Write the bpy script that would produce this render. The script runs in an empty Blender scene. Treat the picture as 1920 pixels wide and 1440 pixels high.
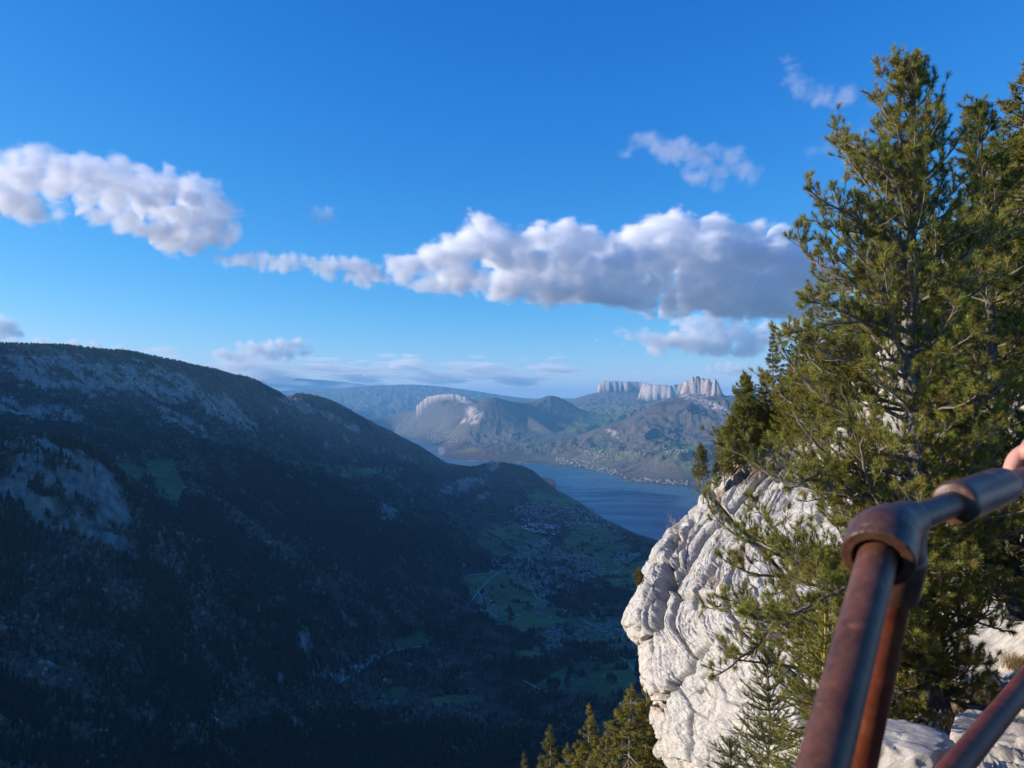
import bpy, math, random
import numpy as np
from mathutils import Vector, Matrix
rad = math.radians
rng = np.random.default_rng(7)
random.seed(7)
sc = bpy.context.scene
col = sc.collection

# ---------------------------------------------------------------- camera
F = 1443.0                       # focal length in photograph pixels (1920 wide)
PITCH = math.atan(28 / F)
cam_d = bpy.data.cameras.new('camera'); cam = bpy.data.objects.new('camera', cam_d); col.objects.link(cam)
cam.location = (0, 0, 0); cam.rotation_euler = (rad(90) + PITCH, 0, 0)
cam_d.sensor_width = 36.0; cam_d.lens = 36.0 * F / 1920.0
cam_d.clip_start = 0.05; cam_d.clip_end = 400000
cam_d.dof.use_dof = True; cam_d.dof.focus_distance = 11.0
cam_d.dof.aperture_fstop = cam_d.lens / 1000.0 / 0.0030
sc.camera = cam

# ---------------------------------------------------------------- sky and sun
SUN_AZ = rad(-91); SUN_EL = rad(15.5)
w = bpy.data.worlds.new("World"); sc.world = w; w.use_nodes = True
nt = w.node_tree; nt.nodes.clear()
sky = nt.nodes.new('ShaderNodeTexSky'); sky.sky_type = 'NISHITA'; sky.sun_disc = False
sky.sun_elevation = SUN_EL; sky.sun_rotation = SUN_AZ
sky.altitude = 1400; sky.air_density = 1.0; sky.dust_density = 0.35; sky.ozone_density = 3.0
# the deep clear blue of mountain air: each channel of the sky keeps its own contrast
def _m(op, a, b):
    n = nt.nodes.new('ShaderNodeMath'); n.operation = op
    for k, v in enumerate((a, b)):
        if hasattr(v, 'node'): nt.links.new(v, n.inputs[k])
        else: n.inputs[k].default_value = v
    return n.outputs[0]
sep = nt.nodes.new('ShaderNodeSeparateColor'); comb = nt.nodes.new('ShaderNodeCombineColor')
nt.links.new(sky.outputs[0], sep.inputs[0])
for k, (g, a_) in enumerate(((2.0, 3.5), (1.05, 1.56), (0.6, 1.52))):
    nt.links.new(_m('MULTIPLY', _m('POWER', _m('MULTIPLY', sep.outputs[k], 0.1), g), a_ * 10), comb.inputs[k])
bg = nt.nodes.new('ShaderNodeBackground'); bg.inputs['Strength'].default_value = 0.072
wo = nt.nodes.new('ShaderNodeOutputWorld')
nt.links.new(comb.outputs[0], bg.inputs['Color']); nt.links.new(bg.outputs[0], wo.inputs['Surface'])
sd = bpy.data.lights.new('sun', 'SUN'); sd.energy = 5.0; sd.angle = rad(0.53); sd.color = (1.0, 0.91, 0.79)
so = bpy.data.objects.new('sun', sd); col.objects.link(so)
SUNV = Vector((math.sin(SUN_AZ) * math.cos(SUN_EL), math.cos(SUN_AZ) * math.cos(SUN_EL), math.sin(SUN_EL)))
so.rotation_euler = SUNV.to_track_quat('Z', 'Y').to_euler()

# ---------------------------------------------------------------- render settings
sc.view_settings.view_transform = 'Standard'; sc.view_settings.look = 'None'
sc.view_settings.exposure = 0.42; sc.view_settings.gamma = 1.0
cy = sc.cycles
cy.use_denoising = True
try: cy.denoiser = 'OPENIMAGEDENOISE'
except Exception: pass
cy.max_bounces = 20; cy.diffuse_bounces = 2; cy.glossy_bounces = 2; cy.transmission_bounces = 2
cy.transparent_max_bounces = 8; cy.volume_bounces = 20
cy.use_adaptive_sampling = True; cy.adaptive_threshold = 0.015
cy.caustics_reflective = False; cy.caustics_refractive = False

# ---------------------------------------------------------------- geometry of the view
cp, sp_ = math.cos(PITCH), math.sin(PITCH)
def azel(px, py):
    X = (px - 960.0) / F; Y = (720.0 - py) / F
    fy = cp - Y * sp_; z = Y * cp + sp_
    return math.atan2(X, fy), z / math.hypot(X, fy)
def at(px, py, r):
    a, t = azel(px, py)
    return Vector((r * math.sin(a), r * math.cos(a), r * t))
def proj(x, y, z):               # world -> photograph pixels (arrays)
    fy = y * cp + z * sp_; up = z * cp - y * sp_
    fy = np.maximum(fy, 1e-6)
    return 960 + F * x / fy, 720 - F * up / fy

# ---------------------------------------------------------------- noise in numpy
_P = np.random.default_rng(99).permutation(4096).astype(np.int64)
_G = np.random.default_rng(98).normal(size=(4096, 3)); _G /= np.linalg.norm(_G, axis=1, keepdims=True)
_G = _G.astype(np.float32)
def _h3(i, j, k): return _P[(_P[(_P[i & 4095] + j) & 4095] + k) & 4095]
def noise3(p):
    """gradient noise, p (n,3) -> about -1..1"""
    p = np.asarray(p, dtype=np.float64)
    out = np.empty(len(p), dtype=np.float32)
    for s in range(0, len(p), 400000):
        q = p[s:s + 400000]; i = np.floor(q).astype(np.int64); f = (q - i).astype(np.float32)
        u = f * f * f * (f * (f * 6 - 15) + 10); acc = 0
        for dx in (0, 1):
            wx = u[:, 0] if dx else 1 - u[:, 0]
            for dy in (0, 1):
                wy = u[:, 1] if dy else 1 - u[:, 1]
                for dz in (0, 1):
                    wz = u[:, 2] if dz else 1 - u[:, 2]
                    g = _G[_h3(i[:, 0] + dx, i[:, 1] + dy, i[:, 2] + dz)]
                    d = g[:, 0] * (f[:, 0] - dx) + g[:, 1] * (f[:, 1] - dy) + g[:, 2] * (f[:, 2] - dz)
                    acc = acc + wx * wy * wz * d
        out[s:s + 400000] = acc * 1.6
    return out
def noise2(x, y, seed=0.0):
    """2-D gradient noise"""
    x = np.asarray(x, dtype=np.float64).ravel(); y = np.asarray(y, dtype=np.float64).ravel()
    i = np.floor(x).astype(np.int64); j = np.floor(y).astype(np.int64)
    fx = (x - i).astype(np.float32); fy = (y - j).astype(np.float32)
    ux = fx * fx * fx * (fx * (fx * 6 - 15) + 10); uy = fy * fy * fy * (fy * (fy * 6 - 15) + 10)
    sd_ = int(seed * 131 + 17); acc = 0
    for dx in (0, 1):
        wx = ux if dx else 1 - ux
        for dy in (0, 1):
            wy = uy if dy else 1 - uy
            g = _G[_P[(_P[(_P[(i + dx) & 4095] + j + dy) & 4095] + sd_) & 4095]]
            n = np.sqrt(g[:, 0] ** 2 + g[:, 1] ** 2) + 1e-6
            acc = acc + wx * wy * (g[:, 0] * (fx - dx) + g[:, 1] * (fy - dy)) / n
    return acc * 1.5
def fbm2(x, y, octv=5, seed=0.0, gain=0.5, ridged=False):
    a = 1.0; t = 0; n = 0; s = 1.0
    for o in range(octv):
        v = noise2(x * s + o * 13.7, y * s - o * 7.3, seed + o)
        if ridged: v = 1 - 2 * np.abs(v)
        t = t + a * v; n += a; a *= gain; s *= 2.03
    return t / n
def fbm3(p, octv=4, gain=0.5, ridged=False):
    p = np.asarray(p); a = 1.0; t = 0; n = 0; s = 1.0
    for o in range(octv):
        v = noise3(p * s + o * 11.3)
        if ridged: v = 1 - 2 * np.abs(v)
        t = t + a * v; n += a; a *= gain; s *= 2.03
    return t / n
def sstep(a, b, x):
    t = np.clip((x - a) / (b - a), 0, 1); return t * t * (3 - 2 * t)
def cells2(x, y, seed):
    """nearest jittered cell: random value, gradient pair, and distance to the border between cells"""
    x = np.asarray(x, float).ravel(); y = np.asarray(y, float).ravel(); i = np.floor(x).astype(np.int64); j = np.floor(y).astype(np.int64)
    f1 = np.full(x.shape, 9.0); f2 = f1.copy(); idx = np.zeros(x.shape, np.int64); ox = np.zeros(x.shape); oy = np.zeros(x.shape)
    for dx in (-1, 0, 1):
        for dy in (-1, 0, 1):
            h = _P[(_P[(i + dx + seed * 57) & 4095] + j + dy) & 4095]; jx = (h % 64) / 64.0; jy = (h // 64 % 64) / 64.0
            ax = i + dx + .1 + .8 * jx - x; ay = j + dy + .1 + .8 * jy - y; d = ax * ax + ay * ay
            c = d < f1; f2 = np.where(c, f1, np.minimum(f2, d)); idx = np.where(c, h, idx); ox = np.where(c, ax, ox); oy = np.where(c, ay, oy); f1 = np.where(c, d, f1)
    val = _P[idx] / 2048.0 - 1; g1 = _P[(idx + 77) & 4095] / 2048.0 - 1; g2 = _P[(idx + 177) & 4095] / 2048.0 - 1
    return val, -(g1 * ox + g2 * oy), np.sqrt(f2) - np.sqrt(f1)
class TPS:
    def __init__(s, pts, vals, lam=0.0):
        s.c = np.asarray(pts, float); n = len(s.c)
        d = np.linalg.norm(s.c[:, None] - s.c[None], axis=2); K = np.where(d > 0, d * d * np.log(d + 1e-12), 0) + lam * np.eye(n)
        Pm = np.hstack([np.ones((n, 1)), s.c]); m = Pm.shape[1]
        A = np.zeros((n + m, n + m)); A[:n, :n] = K; A[:n, n:] = Pm; A[n:, :n] = Pm.T
        b = np.zeros(n + m); b[:n] = vals
        sol = np.linalg.solve(A, b); s.w = sol[:n]; s.a = sol[n:]
    def __call__(s, q):
        q = np.asarray(q, float); out = np.empty(len(q))
        for k in range(0, len(q), 20000):
            b = q[k:k + 20000].astype(np.float32); c = s.c.astype(np.float32)
            d2 = ((b[:, None] - c[None]) ** 2).sum(2)
            out[k:k + 20000] = (0.5 * d2 * np.log(d2 + 1e-12)) @ s.w + s.a[0] + b @ s.a[1:]
        return out
def in_poly(x, y, poly):
    poly = np.asarray(poly, float); x = np.asarray(x); y = np.asarray(y); r = np.zeros(x.shape, bool); n = len(poly)
    for i in range(n):
        x1, y1 = poly[i]; x2, y2 = poly[(i + 1) % n]
        if y1 == y2: continue
        c = ((y1 > y) != (y2 > y)) & (x < (x2 - x1) * (y - y1) / (y2 - y1) + x1)
        r ^= c
    return r
def seg_dist(x, y, line, closed=False):
    line = np.asarray(line, float); d = np.full(x.shape, 1e12); n = len(line)
    for i in range(n if closed else n - 1):
        ax, ay = line[i][:2]; bx, by = line[(i + 1) % n][:2]
        vx, vy = bx - ax, by - ay; L = vx * vx + vy * vy + 1e-9
        t = np.clip(((x - ax) * vx + (y - ay) * vy) / L, 0, 1)
        d = np.minimum(d, (x - ax - t * vx) ** 2 + (y - ay - t * vy) ** 2)
    return np.sqrt(d)

# ---------------------------------------------------------------- object helpers
def tag(o, label=None, cat=None, group=None, kind=None):
    if label: o['label'] = label
    if cat: o['category'] = cat
    if group: o['group'] = group
    if kind: o['kind'] = kind
    return o
def link(o, parent=None):
    col.objects.link(o)
    if parent is not None: o.parent = parent
    return o
def empty(name, loc=(0, 0, 0), rz=0):
    o = bpy.data.objects.new(name, None); o.empty_display_size = 0.1
    o.location = loc; o.rotation_euler = (0, 0, rz); return link(o)
def np_mesh(name, V, faces, mats, parent=None, smooth=True, mat_idx=None, colors=None):
    """faces: (n,3) or (n,4) array, or list of such arrays"""
    if not isinstance(faces, (list, tuple)) or np.isscalar(faces[0][0]): faces = [faces]
    faces = [np.asarray(f, np.int32) for f in faces if len(f)]
    me = bpy.data.meshes.new(name); V = np.asarray(V, np.float32)
    me.vertices.add(len(V)); me.vertices.foreach_set('co', V.ravel())
    loops = np.concatenate([f.ravel() for f in faces]); tot = np.concatenate([np.full(len(f), f.shape[1], np.int32) for f in faces])
    st = np.zeros(len(tot), np.int32); st[1:] = np.cumsum(tot)[:-1]
    me.loops.add(len(loops)); me.loops.foreach_set('vertex_index', loops)
    me.polygons.add(len(tot)); me.polygons.foreach_set('loop_start', st); me.polygons.foreach_set('loop_total', tot)
    me.polygons.foreach_set('use_smooth', np.full(len(tot), bool(smooth)))
    for m in (mats if isinstance(mats, (list, tuple)) else [mats]): me.materials.append(m)
    if mat_idx is not None: me.polygons.foreach_set('material_index', np.asarray(mat_idx, np.int32))
    if colors is not None:
        at_ = me.color_attributes.new('tint', 'FLOAT_COLOR', 'POINT')
        c = np.ones((len(V), 4), np.float32); c[:, :colors.shape[1]] = colors; at_.data.foreach_set('color', c.ravel())
    me.update(); me.validate()
    return link(bpy.data.objects.new(name, me), parent)
def grid_faces(nr, nc, wrap=False):
    i = np.arange(nr - 1)[:, None]; j = np.arange(nc if wrap else nc - 1)[None]
    a = i * nc + j; b = i * nc + (j + 1) % nc
    return np.stack([a, b, b + nc, a + nc], -1).reshape(-1, 4)

# ---------------------------------------------------------------- materials
def new_mat(name):
    m = bpy.data.materials.new(name); m.use_nodes = True; t = m.node_tree
    return m, t, t.nodes['Principled BSDF']
def N(t, typ, **kw):
    n = t.nodes.new(typ)
    for k, v in kw.items():
        if k in n.inputs.keys(): n.inputs[k].default_value = v
        else: setattr(n, k, v)
    return n
def noise_node(t, scale, detail=5, rough=0.6, dist=0.0, vec=None):
    n = N(t, 'ShaderNodeTexNoise', Scale=scale, Detail=detail, Roughness=rough, Distortion=dist)
    if vec is not None: t.links.new(vec, n.inputs['Vector'])
    return n
def ramp(t, fac, stops):
    r = t.nodes.new('ShaderNodeValToRGB'); e = r.color_ramp.elements
    while len(e) < len(stops): e.new(0.5)
    for k, (p, c) in enumerate(stops):
        e[k].position = p; e[k].color = (c + (1,)) if len(c) == 3 else c
    t.links.new(fac, r.inputs['Fac']); return r
def mixc(t, fac, a, b, blend='MIX'):
    m = t.nodes.new('ShaderNodeMix'); m.data_type = 'RGBA'; m.blend_type = blend
    for s, v in (('Factor', fac), ('A', a), ('B', b)):
        if hasattr(v, 'is_output') or hasattr(v, 'node'): t.links.new(v, m.inputs[s])
        else: m.inputs[s].default_value = v if s == 'Factor' else (v + (1,) if len(v) == 3 else v)
    return m.outputs['Result']
def bump(t, h, bsdf, strength=0.5, dist=0.1, nrm=None):
    b = N(t, 'ShaderNodeBump', Strength=strength, Distance=dist); t.links.new(h, b.inputs['Height'])
    if nrm is not None: t.links.new(nrm, b.inputs['Normal'])
    t.links.new(b.outputs[0], bsdf.inputs['Normal']); return b
# ================================================================ TERRAIN (one height field, metres; camera 1000 m above the lake)
LAKE = -1000.0
CP = []                                   # az, ln r, z/r
def cpr(px, py, r): a, t = azel(px, py); CP.append((a, math.log(r), t))
def cpz(px, py, z): a, t = azel(px, py); CP.append((a, math.log(z / t), t))
def cpa(azd, r, z): CP.append((rad(azd), math.log(r), z / r))
L1 = [(0,650,5300),(120,652,5500),(250,664,5800),(330,682,6100),(400,695,6500),(455,709,6900),(480,720,7100),(512,744,7400)]
L2 = [(560,741,8000),(600,748,8200),(650,773,8500),(700,797,8600),(760,832,8700),(800,856,8600),(822,868,8500)]
KN = [(850,871,8000),(880,876,7900),(925,868,7800),(960,873,7900),(1000,880,8200),(1030,896,8700)]
M1 = [(700,791,23500),(740,767,22500),(785,752,21500),(800,750,21000),(860,751,20000),(885,752,19500),(900,759,19000)]
M2 = [(890,770,17500),(915,747,17000),(930,746,17000),(945,751,17000),(985,775,16800),(1040,812,15500)]
M3 = [(990,768,18500),(1025,745,18500),(1060,752,18300),(1085,775,17500)]
PA = [(1065,752,24000),(1128,734,24000),(1200,737,24000),(1250,742,23000),(1285,742,22000)]
DE = [(1120,803,13500),(1180,783,13600),(1230,758,14000),(1283,738,14500),(1335,742,14500),(1365,742,14500),(1450,748,14500)]
FH = [(560,735,42000),(620,731,40000),(700,726,39000),(780,723,38000),(850,729,37000),(920,740,36000),(1000,749,34000)]
FF = [(470,707,58000),(560,710,58000),(640,716,58000),(780,734,56000),(900,742,54000),(1050,747,50000),(1120,747,50000)]
for R, back in ((L1,(1.14,-350)),(L2,(1.1,-400)),(M1,(1.1,-500)),(M3,(1.08,-450)),(PA,(1.1,-300)),(DE,(1.1,-500)),(FH,(1.12,-700)),(FF,(1.1,-800))):
    for px, py, r in R:
        cpr(px, py, r); a, t = azel(px, py); CP.append((a, math.log(r * back[0]), (t * r + back[1]) / (r * back[0])))
for R in (KN, M2):
    for p in R: cpr(*p)
for p in [(0,735,4700),(0,790,4100),(150,745,4900),(150,830,3900),(300,760,5100),(300,845,4000),(430,775,5700),(450,848,4400),
          (550,800,6500),(550,858,5200),(650,832,7200),(650,874,5800),(720,855,7700),(720,888,5900),(790,880,7100),
          (200,865,3750),(330,862,3650),(330,900,3300),(350,918,3150),(240,905,3250),(480,862,4000),(560,885,4350),(620,900,4650),
          (450,930,3350),(600,935,4100),(700,935,4650),(760,905,5900),(800,925,5700),(420,955,2900),(520,1030,2700),(600,1085,2600),
          (700,1000,3700),(800,1000,4200),(750,1100,3200),(850,1000,4600),
          (0,806,2400),(60,816,2380),(120,826,2320),(160,860,2260),(200,930,2200),(230,985,2150),(290,1035,2100),
          (0,900,2180),(0,1000,2060),(0,1100,1900),(0,1200,1750),(0,1300,1590),(100,930,2130),(150,1000,2070),(150,1100,1900),(150,1250,1700),
          (300,1110,1960),(300,1200,1850),(300,1320,1650),(340,1000,2550),(400,1030,2450),(450,1110,2250),(450,1200,2050),(550,1160,2250),(550,1250,2050),
          (850,905,7100),(900,912,7000),(960,922,7000),(870,960,6000),(920,960,6300),(820,950,5500),
          (760,796,21500),(850,800,18500),(820,820,17800),(880,825,15500),(900,838,13500),(960,836,13500),(1000,842,13000),
          (1050,810,16000),(1110,790,17000),(1100,802,15500),(1130,748,23000),(1200,747,22500),(1150,770,20000),(1180,768,18500),
          (1260,748,22000),(1280,748,14000),(1340,748,14000),(1280,780,12900),(1330,800,12300),(1200,808,12600),(1280,820,11600),(1280,838,11000),
          (1150,832,12000),(1100,820,13000),(1050,826,13600),(1050,852,12500),(1150,850,11300),(1220,850,10800),(1270,858,10000),(1235,880,9900),(1300,870,9800),
          (1420,780,12500),(1450,850,10000),(700,770,29000),(650,782,26500),(620,762,32000),(690,796,24500),(900,772,26000),(980,775,24000),
          (580,775,26000)]: cpr(*p)
for p in [(870,1055,-915),(860,1110,-905),(870,1180,-895),(950,980,-955),(1050,950,-965),(1100,980,-985),(1150,1000,-992),(1200,1050,-985),(1030,1070,-965),(950,1070,-940),
          (1150,1130,-955),(1000,1150,-930),(1200,1200,-930),(1050,1220,-905),(1130,1270,-890),(1200,1350,-880),(950,1250,-880),(880,1320,-855),
          (1000,1330,-870),(750,1300,-835),(680,1250,-800),(700,1200,-790),(800,1200,-845),(620,1300,-795),(560,1350,-775),(300,1440,-620),(500,1440,-710),
          (700,1440,-775),(900,1440,-825),(1100,1440,-845),(0,1440,-560),(820,818,-985),(760,806,-960)]: cpz(*p)
for p in [(-34,2900,-330),(-30,2900,-380),(-45,5000,580),(-60,4600,780),(-80,4300,790),(-100,4500,720),(-118,4500,500),(-50,3000,-150),(-70,2600,-200),(-95,2600,-200),  # unseen ridge left of the view, raised to shade the valley
          (-118,2600,-200),(-50,1500,-480),(-80,1500,-450),(-110,1500,-400),(-60,7500,100),(-90,7500,100),(-118,8000,0),
          (-34,400,-260),(0,400,-300),(30,400,-150),(-80,400,-250),(-118,400,-200),(-34,150,-105),(0,150,-112),(15,150,-112),(34,150,-90),(-80,150,-105),(-118,150,-100),(-34,60,-40),(0,60,-42),(8,60,-39),(20,60,-45),(34,60,-45),(-80,60,-40),(-118,60,-40),(-34,12,-8),(0,12,-8.5),(20,12,-10),(40,12,-10),(-80,12,-8),(-118,12,-8),
          (-30,1000,-490),(-15,1100,-620),(0,1200,-680),(12,1200,-640),(-5,700,-480),(-60,800,-400),
          (14,3000,-780),(20,2500,-560),(30,2000,-250),(40,2000,-50),(14,1600,-690),(26,1000,-350),(18,4500,-900),(25,5000,-600),(34,5000,-100),(42,5000,100),
          (27,9000,-500),(36,9000,0),(30,15000,200),(42,15000,300),(25,30000,0),(40,30000,100),(30,60000,0),(42,60000,0),
          (-16,14000,-850),(-20,12000,-700),(-28,9000,-500),(-34,8000,-200),(-16,20000,-850),(-28,20000,-700),(-40,20000,-600),(-60,20000,-400),(-90,20000,-400),(-118,20000,-400),
          (-28,35000,-500),(-45,50000,-400),(-90,50000,-400),(-118,50000,-400),(-34,65000,-200),(0,68000,-700),(12,68000,-700)]: cpa(*p)
tps = TPS([(a, l) for a, l, t in CP], [t for a, l, t in CP], lam=2e-5)

def lp(px, py): a, t = azel(px, py); r = LAKE / t; return (r * math.sin(a), r * math.cos(a))
def lpa(azd, r): return (r * math.sin(rad(azd)), r * math.cos(rad(azd)))
LAKE_POLY = [lp(745,816),lp(770,821),lp(800,828),lp(820,836),lp(822,850),lp(826,857),lp(860,861),lp(900,866),lp(960,869),lp(1005,870),lp(1045,874),
             lp(1075,876),lp(1100,880),lp(1130,885),lp(1165,897),lp(1172,903),lp(1200,906),lp(1240,910),lp(1290,913),lpa(17,8300),lpa(21,7000),lpa(21,5600),lpa(16,4900),lp(1240,1016),
             lp(1220,1008),lp(1190,1000),lp(1160,985),lp(1130,972),lp(1105,955),lp(1085,940),lp(1060,927),lp(1038,915),lp(1046,906),lp(1035,897),lpa(1.2,9900),lpa(-2,9700),lpa(-4.5,9500),lpa(-7,11000),
             lpa(-9,15000),lpa(-10,19000),lpa(-9.3,22500)]
# smooth the shore by corner cutting
def chaikin(P, n=2, closed=True):
    P = [np.array(p, float) for p in P]
    for _ in range(n):
        Q = []; m = len(P)
        if not closed: Q.append(P[0])
        for i in range(m if closed else m - 1):
            a, b = P[i], P[(i + 1) % m]; Q += [a * .75 + b * .25, a * .25 + b * .75]
        if not closed: Q.append(P[-1])
        P = Q
    return P
LAKE_S = chaikin(LAKE_POLY, 1)

def ridge_tent(x, y, R, slope, sharp, drop=1e9):
    """a mountain crest: height of a ridge line minus slope times distance from it"""
    pts = [at(*p) for p in R]; best = np.full(x.shape, -1e9)
    for a, b in zip(pts[:-1], pts[1:]):
        vx, vy = b.x - a.x, b.y - a.y; L = vx * vx + vy * vy
        t = np.clip(((x - a.x) * vx + (y - a.y) * vy) / L, 0, 1)
        d = np.sqrt((x - a.x - t * vx) ** 2 + (y - a.y - t * vy) ** 2)
        down = slope * (np.sqrt(d * d + sharp * sharp) - sharp) if drop > 1e8 else slope * np.maximum(d - sharp, 0)
        best = np.maximum(best, np.where(down > drop, -1e9, a.z + (b.z - a.z) * t - down))
    return best
def smax(a, b, k):
    h = np.clip(0.5 + 0.5 * (a - b) / k, 0, 1); return b + (a - b) * h + k * h * (1 - h)

CLIFFS = [ # limestone walls: crest line, steepness, half width of the top, height
    ([(1129,719,24000),(1134,714,24000),(1170,715,24000),(1205,716,24000),(1226,722,23700)], 2.5, 60, 240),
    ([(1208,724,22500),(1222,722,22300),(1240,721,22200),(1256,723,22100)], 2.8, 60, 330),
    ([(1256,724,23000),(1270,720,23000),(1286,719,23000)], 2.5, 60, 330),
    ([(1283,718,14500),(1287,714,14500),(1292,711,14500),(1297,706,14500),(1303,705,14500),(1311,706,14490)], 3.2, 22, 340),
    ([(1313,712,14480),(1318,709,14470),(1328,710,14450),(1332,715,14440)], 3.2, 22, 300),
    ([(1335,719,14430),(1339,712,14400),(1342,707,14400),(1346,716,14380),(1351,727,14350),(1356,735,14350)], 3.6, 10, 320),
    ([(786,757,21200),(793,750,21100),(803,743,21000),(830,739,20500),(850,738,20200),(866,741,20000),(878,746,19800)], 1.7, 25, 75),
]
def raw_height(az, r):
    """broad relief from control heights, then crests, then erosion"""
    x = r * np.sin(az); y = r * np.cos(az)
    z = tps(np.stack([az, np.log(r)], 1)) * r
    base = z.copy()
    for R, s, sh in ((L1, .75, 120), (L2, .6, 120), (KN, .5, 60), (M1, .6, 150), (M2, .62, 80), (M3, .62, 80), (DE, .55, 60), (PA, .6, 80)):
        z = smax(z, ridge_tent(x, y, R, s, sh), 25)
    return x, y, z
def detail(x, y, z, r):
    d_l = seg_dist(x, y, LAKE_S, True); inside = in_poly(x, y, LAKE_S)
    dc = np.full(x.shape, 1e9)
    for R in (L1, L2, KN, M1, M2, M3, DE, PA, FH): dc = np.minimum(dc, seg_dist(x, y, [tuple(at(*p))[:2] for p in R]))
    near = 0.12 + 0.88 * sstep(0.0, 0.09, dc / r)
    rel = np.maximum(sstep(-950, -780, z), 0.06)
    wx = fbm2(x / 1400, y / 1400, 3, 3.0) * 500; wy = fbm2(x / 1400, y / 1400, 3, 9.0) * 500
    er = fbm2((x + wx) / 1100, (y + wy) / 1100, 6, 1.0, 0.52, ridged=True)
    er2 = fbm2((x + wx * .5) / 260, (y + wy * .5) / 260, 4, 5.0, 0.55, ridged=True)
    amp = np.interp(r, [50, 300, 800, 2000, 5000, 12000, 30000, 60000], [1, 8, 30, 75, 130, 170, 150, 70])
    z2 = z + rel * near * (amp * (er - 0.55) + 0.3 * amp * (er2 - .5))
    sb = sstep(0.0, 1.0, d_l / np.clip(r * .06, 200, 900))
    z2 = np.where(inside, np.minimum(z2, LAKE - 2 - np.minimum(d_l * .2, 60)), np.maximum(LAKE + 1.2 + np.minimum(d_l * .02, 14), LAKE + (z2 - LAKE) * sb))
    return z2
AZS = np.concatenate([np.arange(-120, -37, 0.8), np.arange(-37, -34.6, 0.2), np.linspace(-34.6, 24, 1050), np.arange(24.3, 37, 0.3), np.arange(37, 50, 1.0)])
AZS = np.radians(AZS)
LRS = np.concatenate([np.linspace(math.log(12), math.log(1000), 130, endpoint=False), np.linspace(math.log(1000), math.log(26000), 900, endpoint=False), np.linspace(math.log(26000), math.log(68000), 110)])
AA, LL = np.meshgrid(AZS, LRS)
tx, ty, tz = raw_height(AA.ravel(), np.exp(LL.ravel()))
tr = np.exp(LL.ravel())
tz = detail(tx, ty, tz, tr)
cliffm = np.zeros(len(tz))
for R, s, sh, drop in CLIFFS:
    pts = [at(*p) for p in R]; dl = seg_dist(tx, ty, [(p.x, p.y) for p in pts]); rr = pts[0].length
    jag = fbm2(tx / (rr * .006), ty / (rr * .006), 4, 21.0, .6, True)
    nn1 = fbm2(tx / (rr * .011), ty / (rr * .011), 4, 22.0, .6); nn2 = fbm2(tx / (rr * .011) + 50, ty / (rr * .011), 4, 23.0, .6)
    ct = ridge_tent(tx + (nn1 * .6 + .5 * np.abs(nn2)) * rr * .0042, ty + nn2 * rr * .0045, R, s, sh, drop)
    ct = ct + (jag - .6) * rr * .0022 * np.clip((ct.max() - ct) / 200, .35, 1)
    m = ct > tz
    cliffm = np.maximum(cliffm, m * 1.0); tz = np.maximum(tz, ct)
ZG = tz.reshape(AA.shape)
def ground(x, y):
    """terrain height at points"""
    x = np.atleast_1d(np.asarray(x, float)); y = np.atleast_1d(np.asarray(y, float))
    a = np.arctan2(x, y); l = np.log(np.hypot(x, y))
    i = np.clip(np.searchsorted(AZS, a) - 1, 0, len(AZS) - 2); j = np.clip(np.searchsorted(LRS, l) - 1, 0, len(LRS) - 2)
    fa = np.clip((a - AZS[i]) / (AZS[i + 1] - AZS[i]), 0, 1); fl = np.clip((l - LRS[j]) / (LRS[j + 1] - LRS[j]), 0, 1)
    return (ZG[j, i] * (1 - fa) + ZG[j, i + 1] * fa) * (1 - fl) + (ZG[j + 1, i] * (1 - fa) + ZG[j + 1, i + 1] * fa) * fl
def cast(px, py, r0=900, r1=26000):
    """ground point seen at a photograph pixel (arrays): march along the line of sight"""
    px = np.atleast_1d(np.asarray(px, float)); py = np.atleast_1d(np.asarray(py, float))
    X = (px - 960) / F; Y = (720 - py) / F; fy = cp - Y * sp_; t = (Y * cp + sp_) / np.hypot(X, fy); a = np.arctan2(X, fy)
    rs = np.exp(np.linspace(math.log(r0), math.log(r1), 700)); R = np.full(px.shape, np.nan); done = np.zeros(px.shape, bool)
    for r in rs:
        h = ground(r * np.sin(a), r * np.cos(a)); hit = (~done) & (h > r * t)
        R[hit] = r; done |= hit
    return R * np.sin(a), R * np.cos(a), R
# slope
gz_l = np.gradient(ZG, axis=0) / (np.gradient(LRS)[:, None] * np.exp(LRS)[:, None])
gz_a = np.gradient(ZG, axis=1) / (np.gradient(AZS)[None, :] * np.exp(LRS)[:, None])
SL = np.sqrt(gz_l ** 2 + gz_a ** 2).ravel()

# ---- ground cover colours
PX, PY = proj(tx, ty, tz)
def blob(cx, cy, sx, sy, rmin=0, rmax=1e9, rot=0.0):
    c, s = math.cos(rad(rot)), math.sin(rad(rot)); dx, dy = PX - cx, PY - cy
    u = (dx * c + dy * s) / sx; v = (-dx * s + dy * c) / sy
    return np.exp(-(u * u + v * v)) * ((tr > rmin) & (tr < rmax))
n_big = fbm2(tx / 600, ty / 600, 5, 31.0); n_mid = fbm2(tx / 150, ty / 150, 4, 33.0); n_sm = fbm2(tx / 40, ty / 40, 3, 35.0)
plain = 1 - sstep(-900, -840, tz + 15 * n_mid)
plain = plain * (tr > 2000)
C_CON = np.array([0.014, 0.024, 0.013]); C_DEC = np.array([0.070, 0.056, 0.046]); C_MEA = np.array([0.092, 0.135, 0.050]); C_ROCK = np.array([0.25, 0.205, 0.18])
C_FARM = np.array([0.13, 0.17, 0.06])
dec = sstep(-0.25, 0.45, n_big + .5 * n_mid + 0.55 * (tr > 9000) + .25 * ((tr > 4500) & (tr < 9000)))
C_DEC = C_DEC[None] * np.interp(tr, [7000, 12000], [1.0, 1.7])[:, None]  # far woods brightened in the colour for sun and haze
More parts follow.
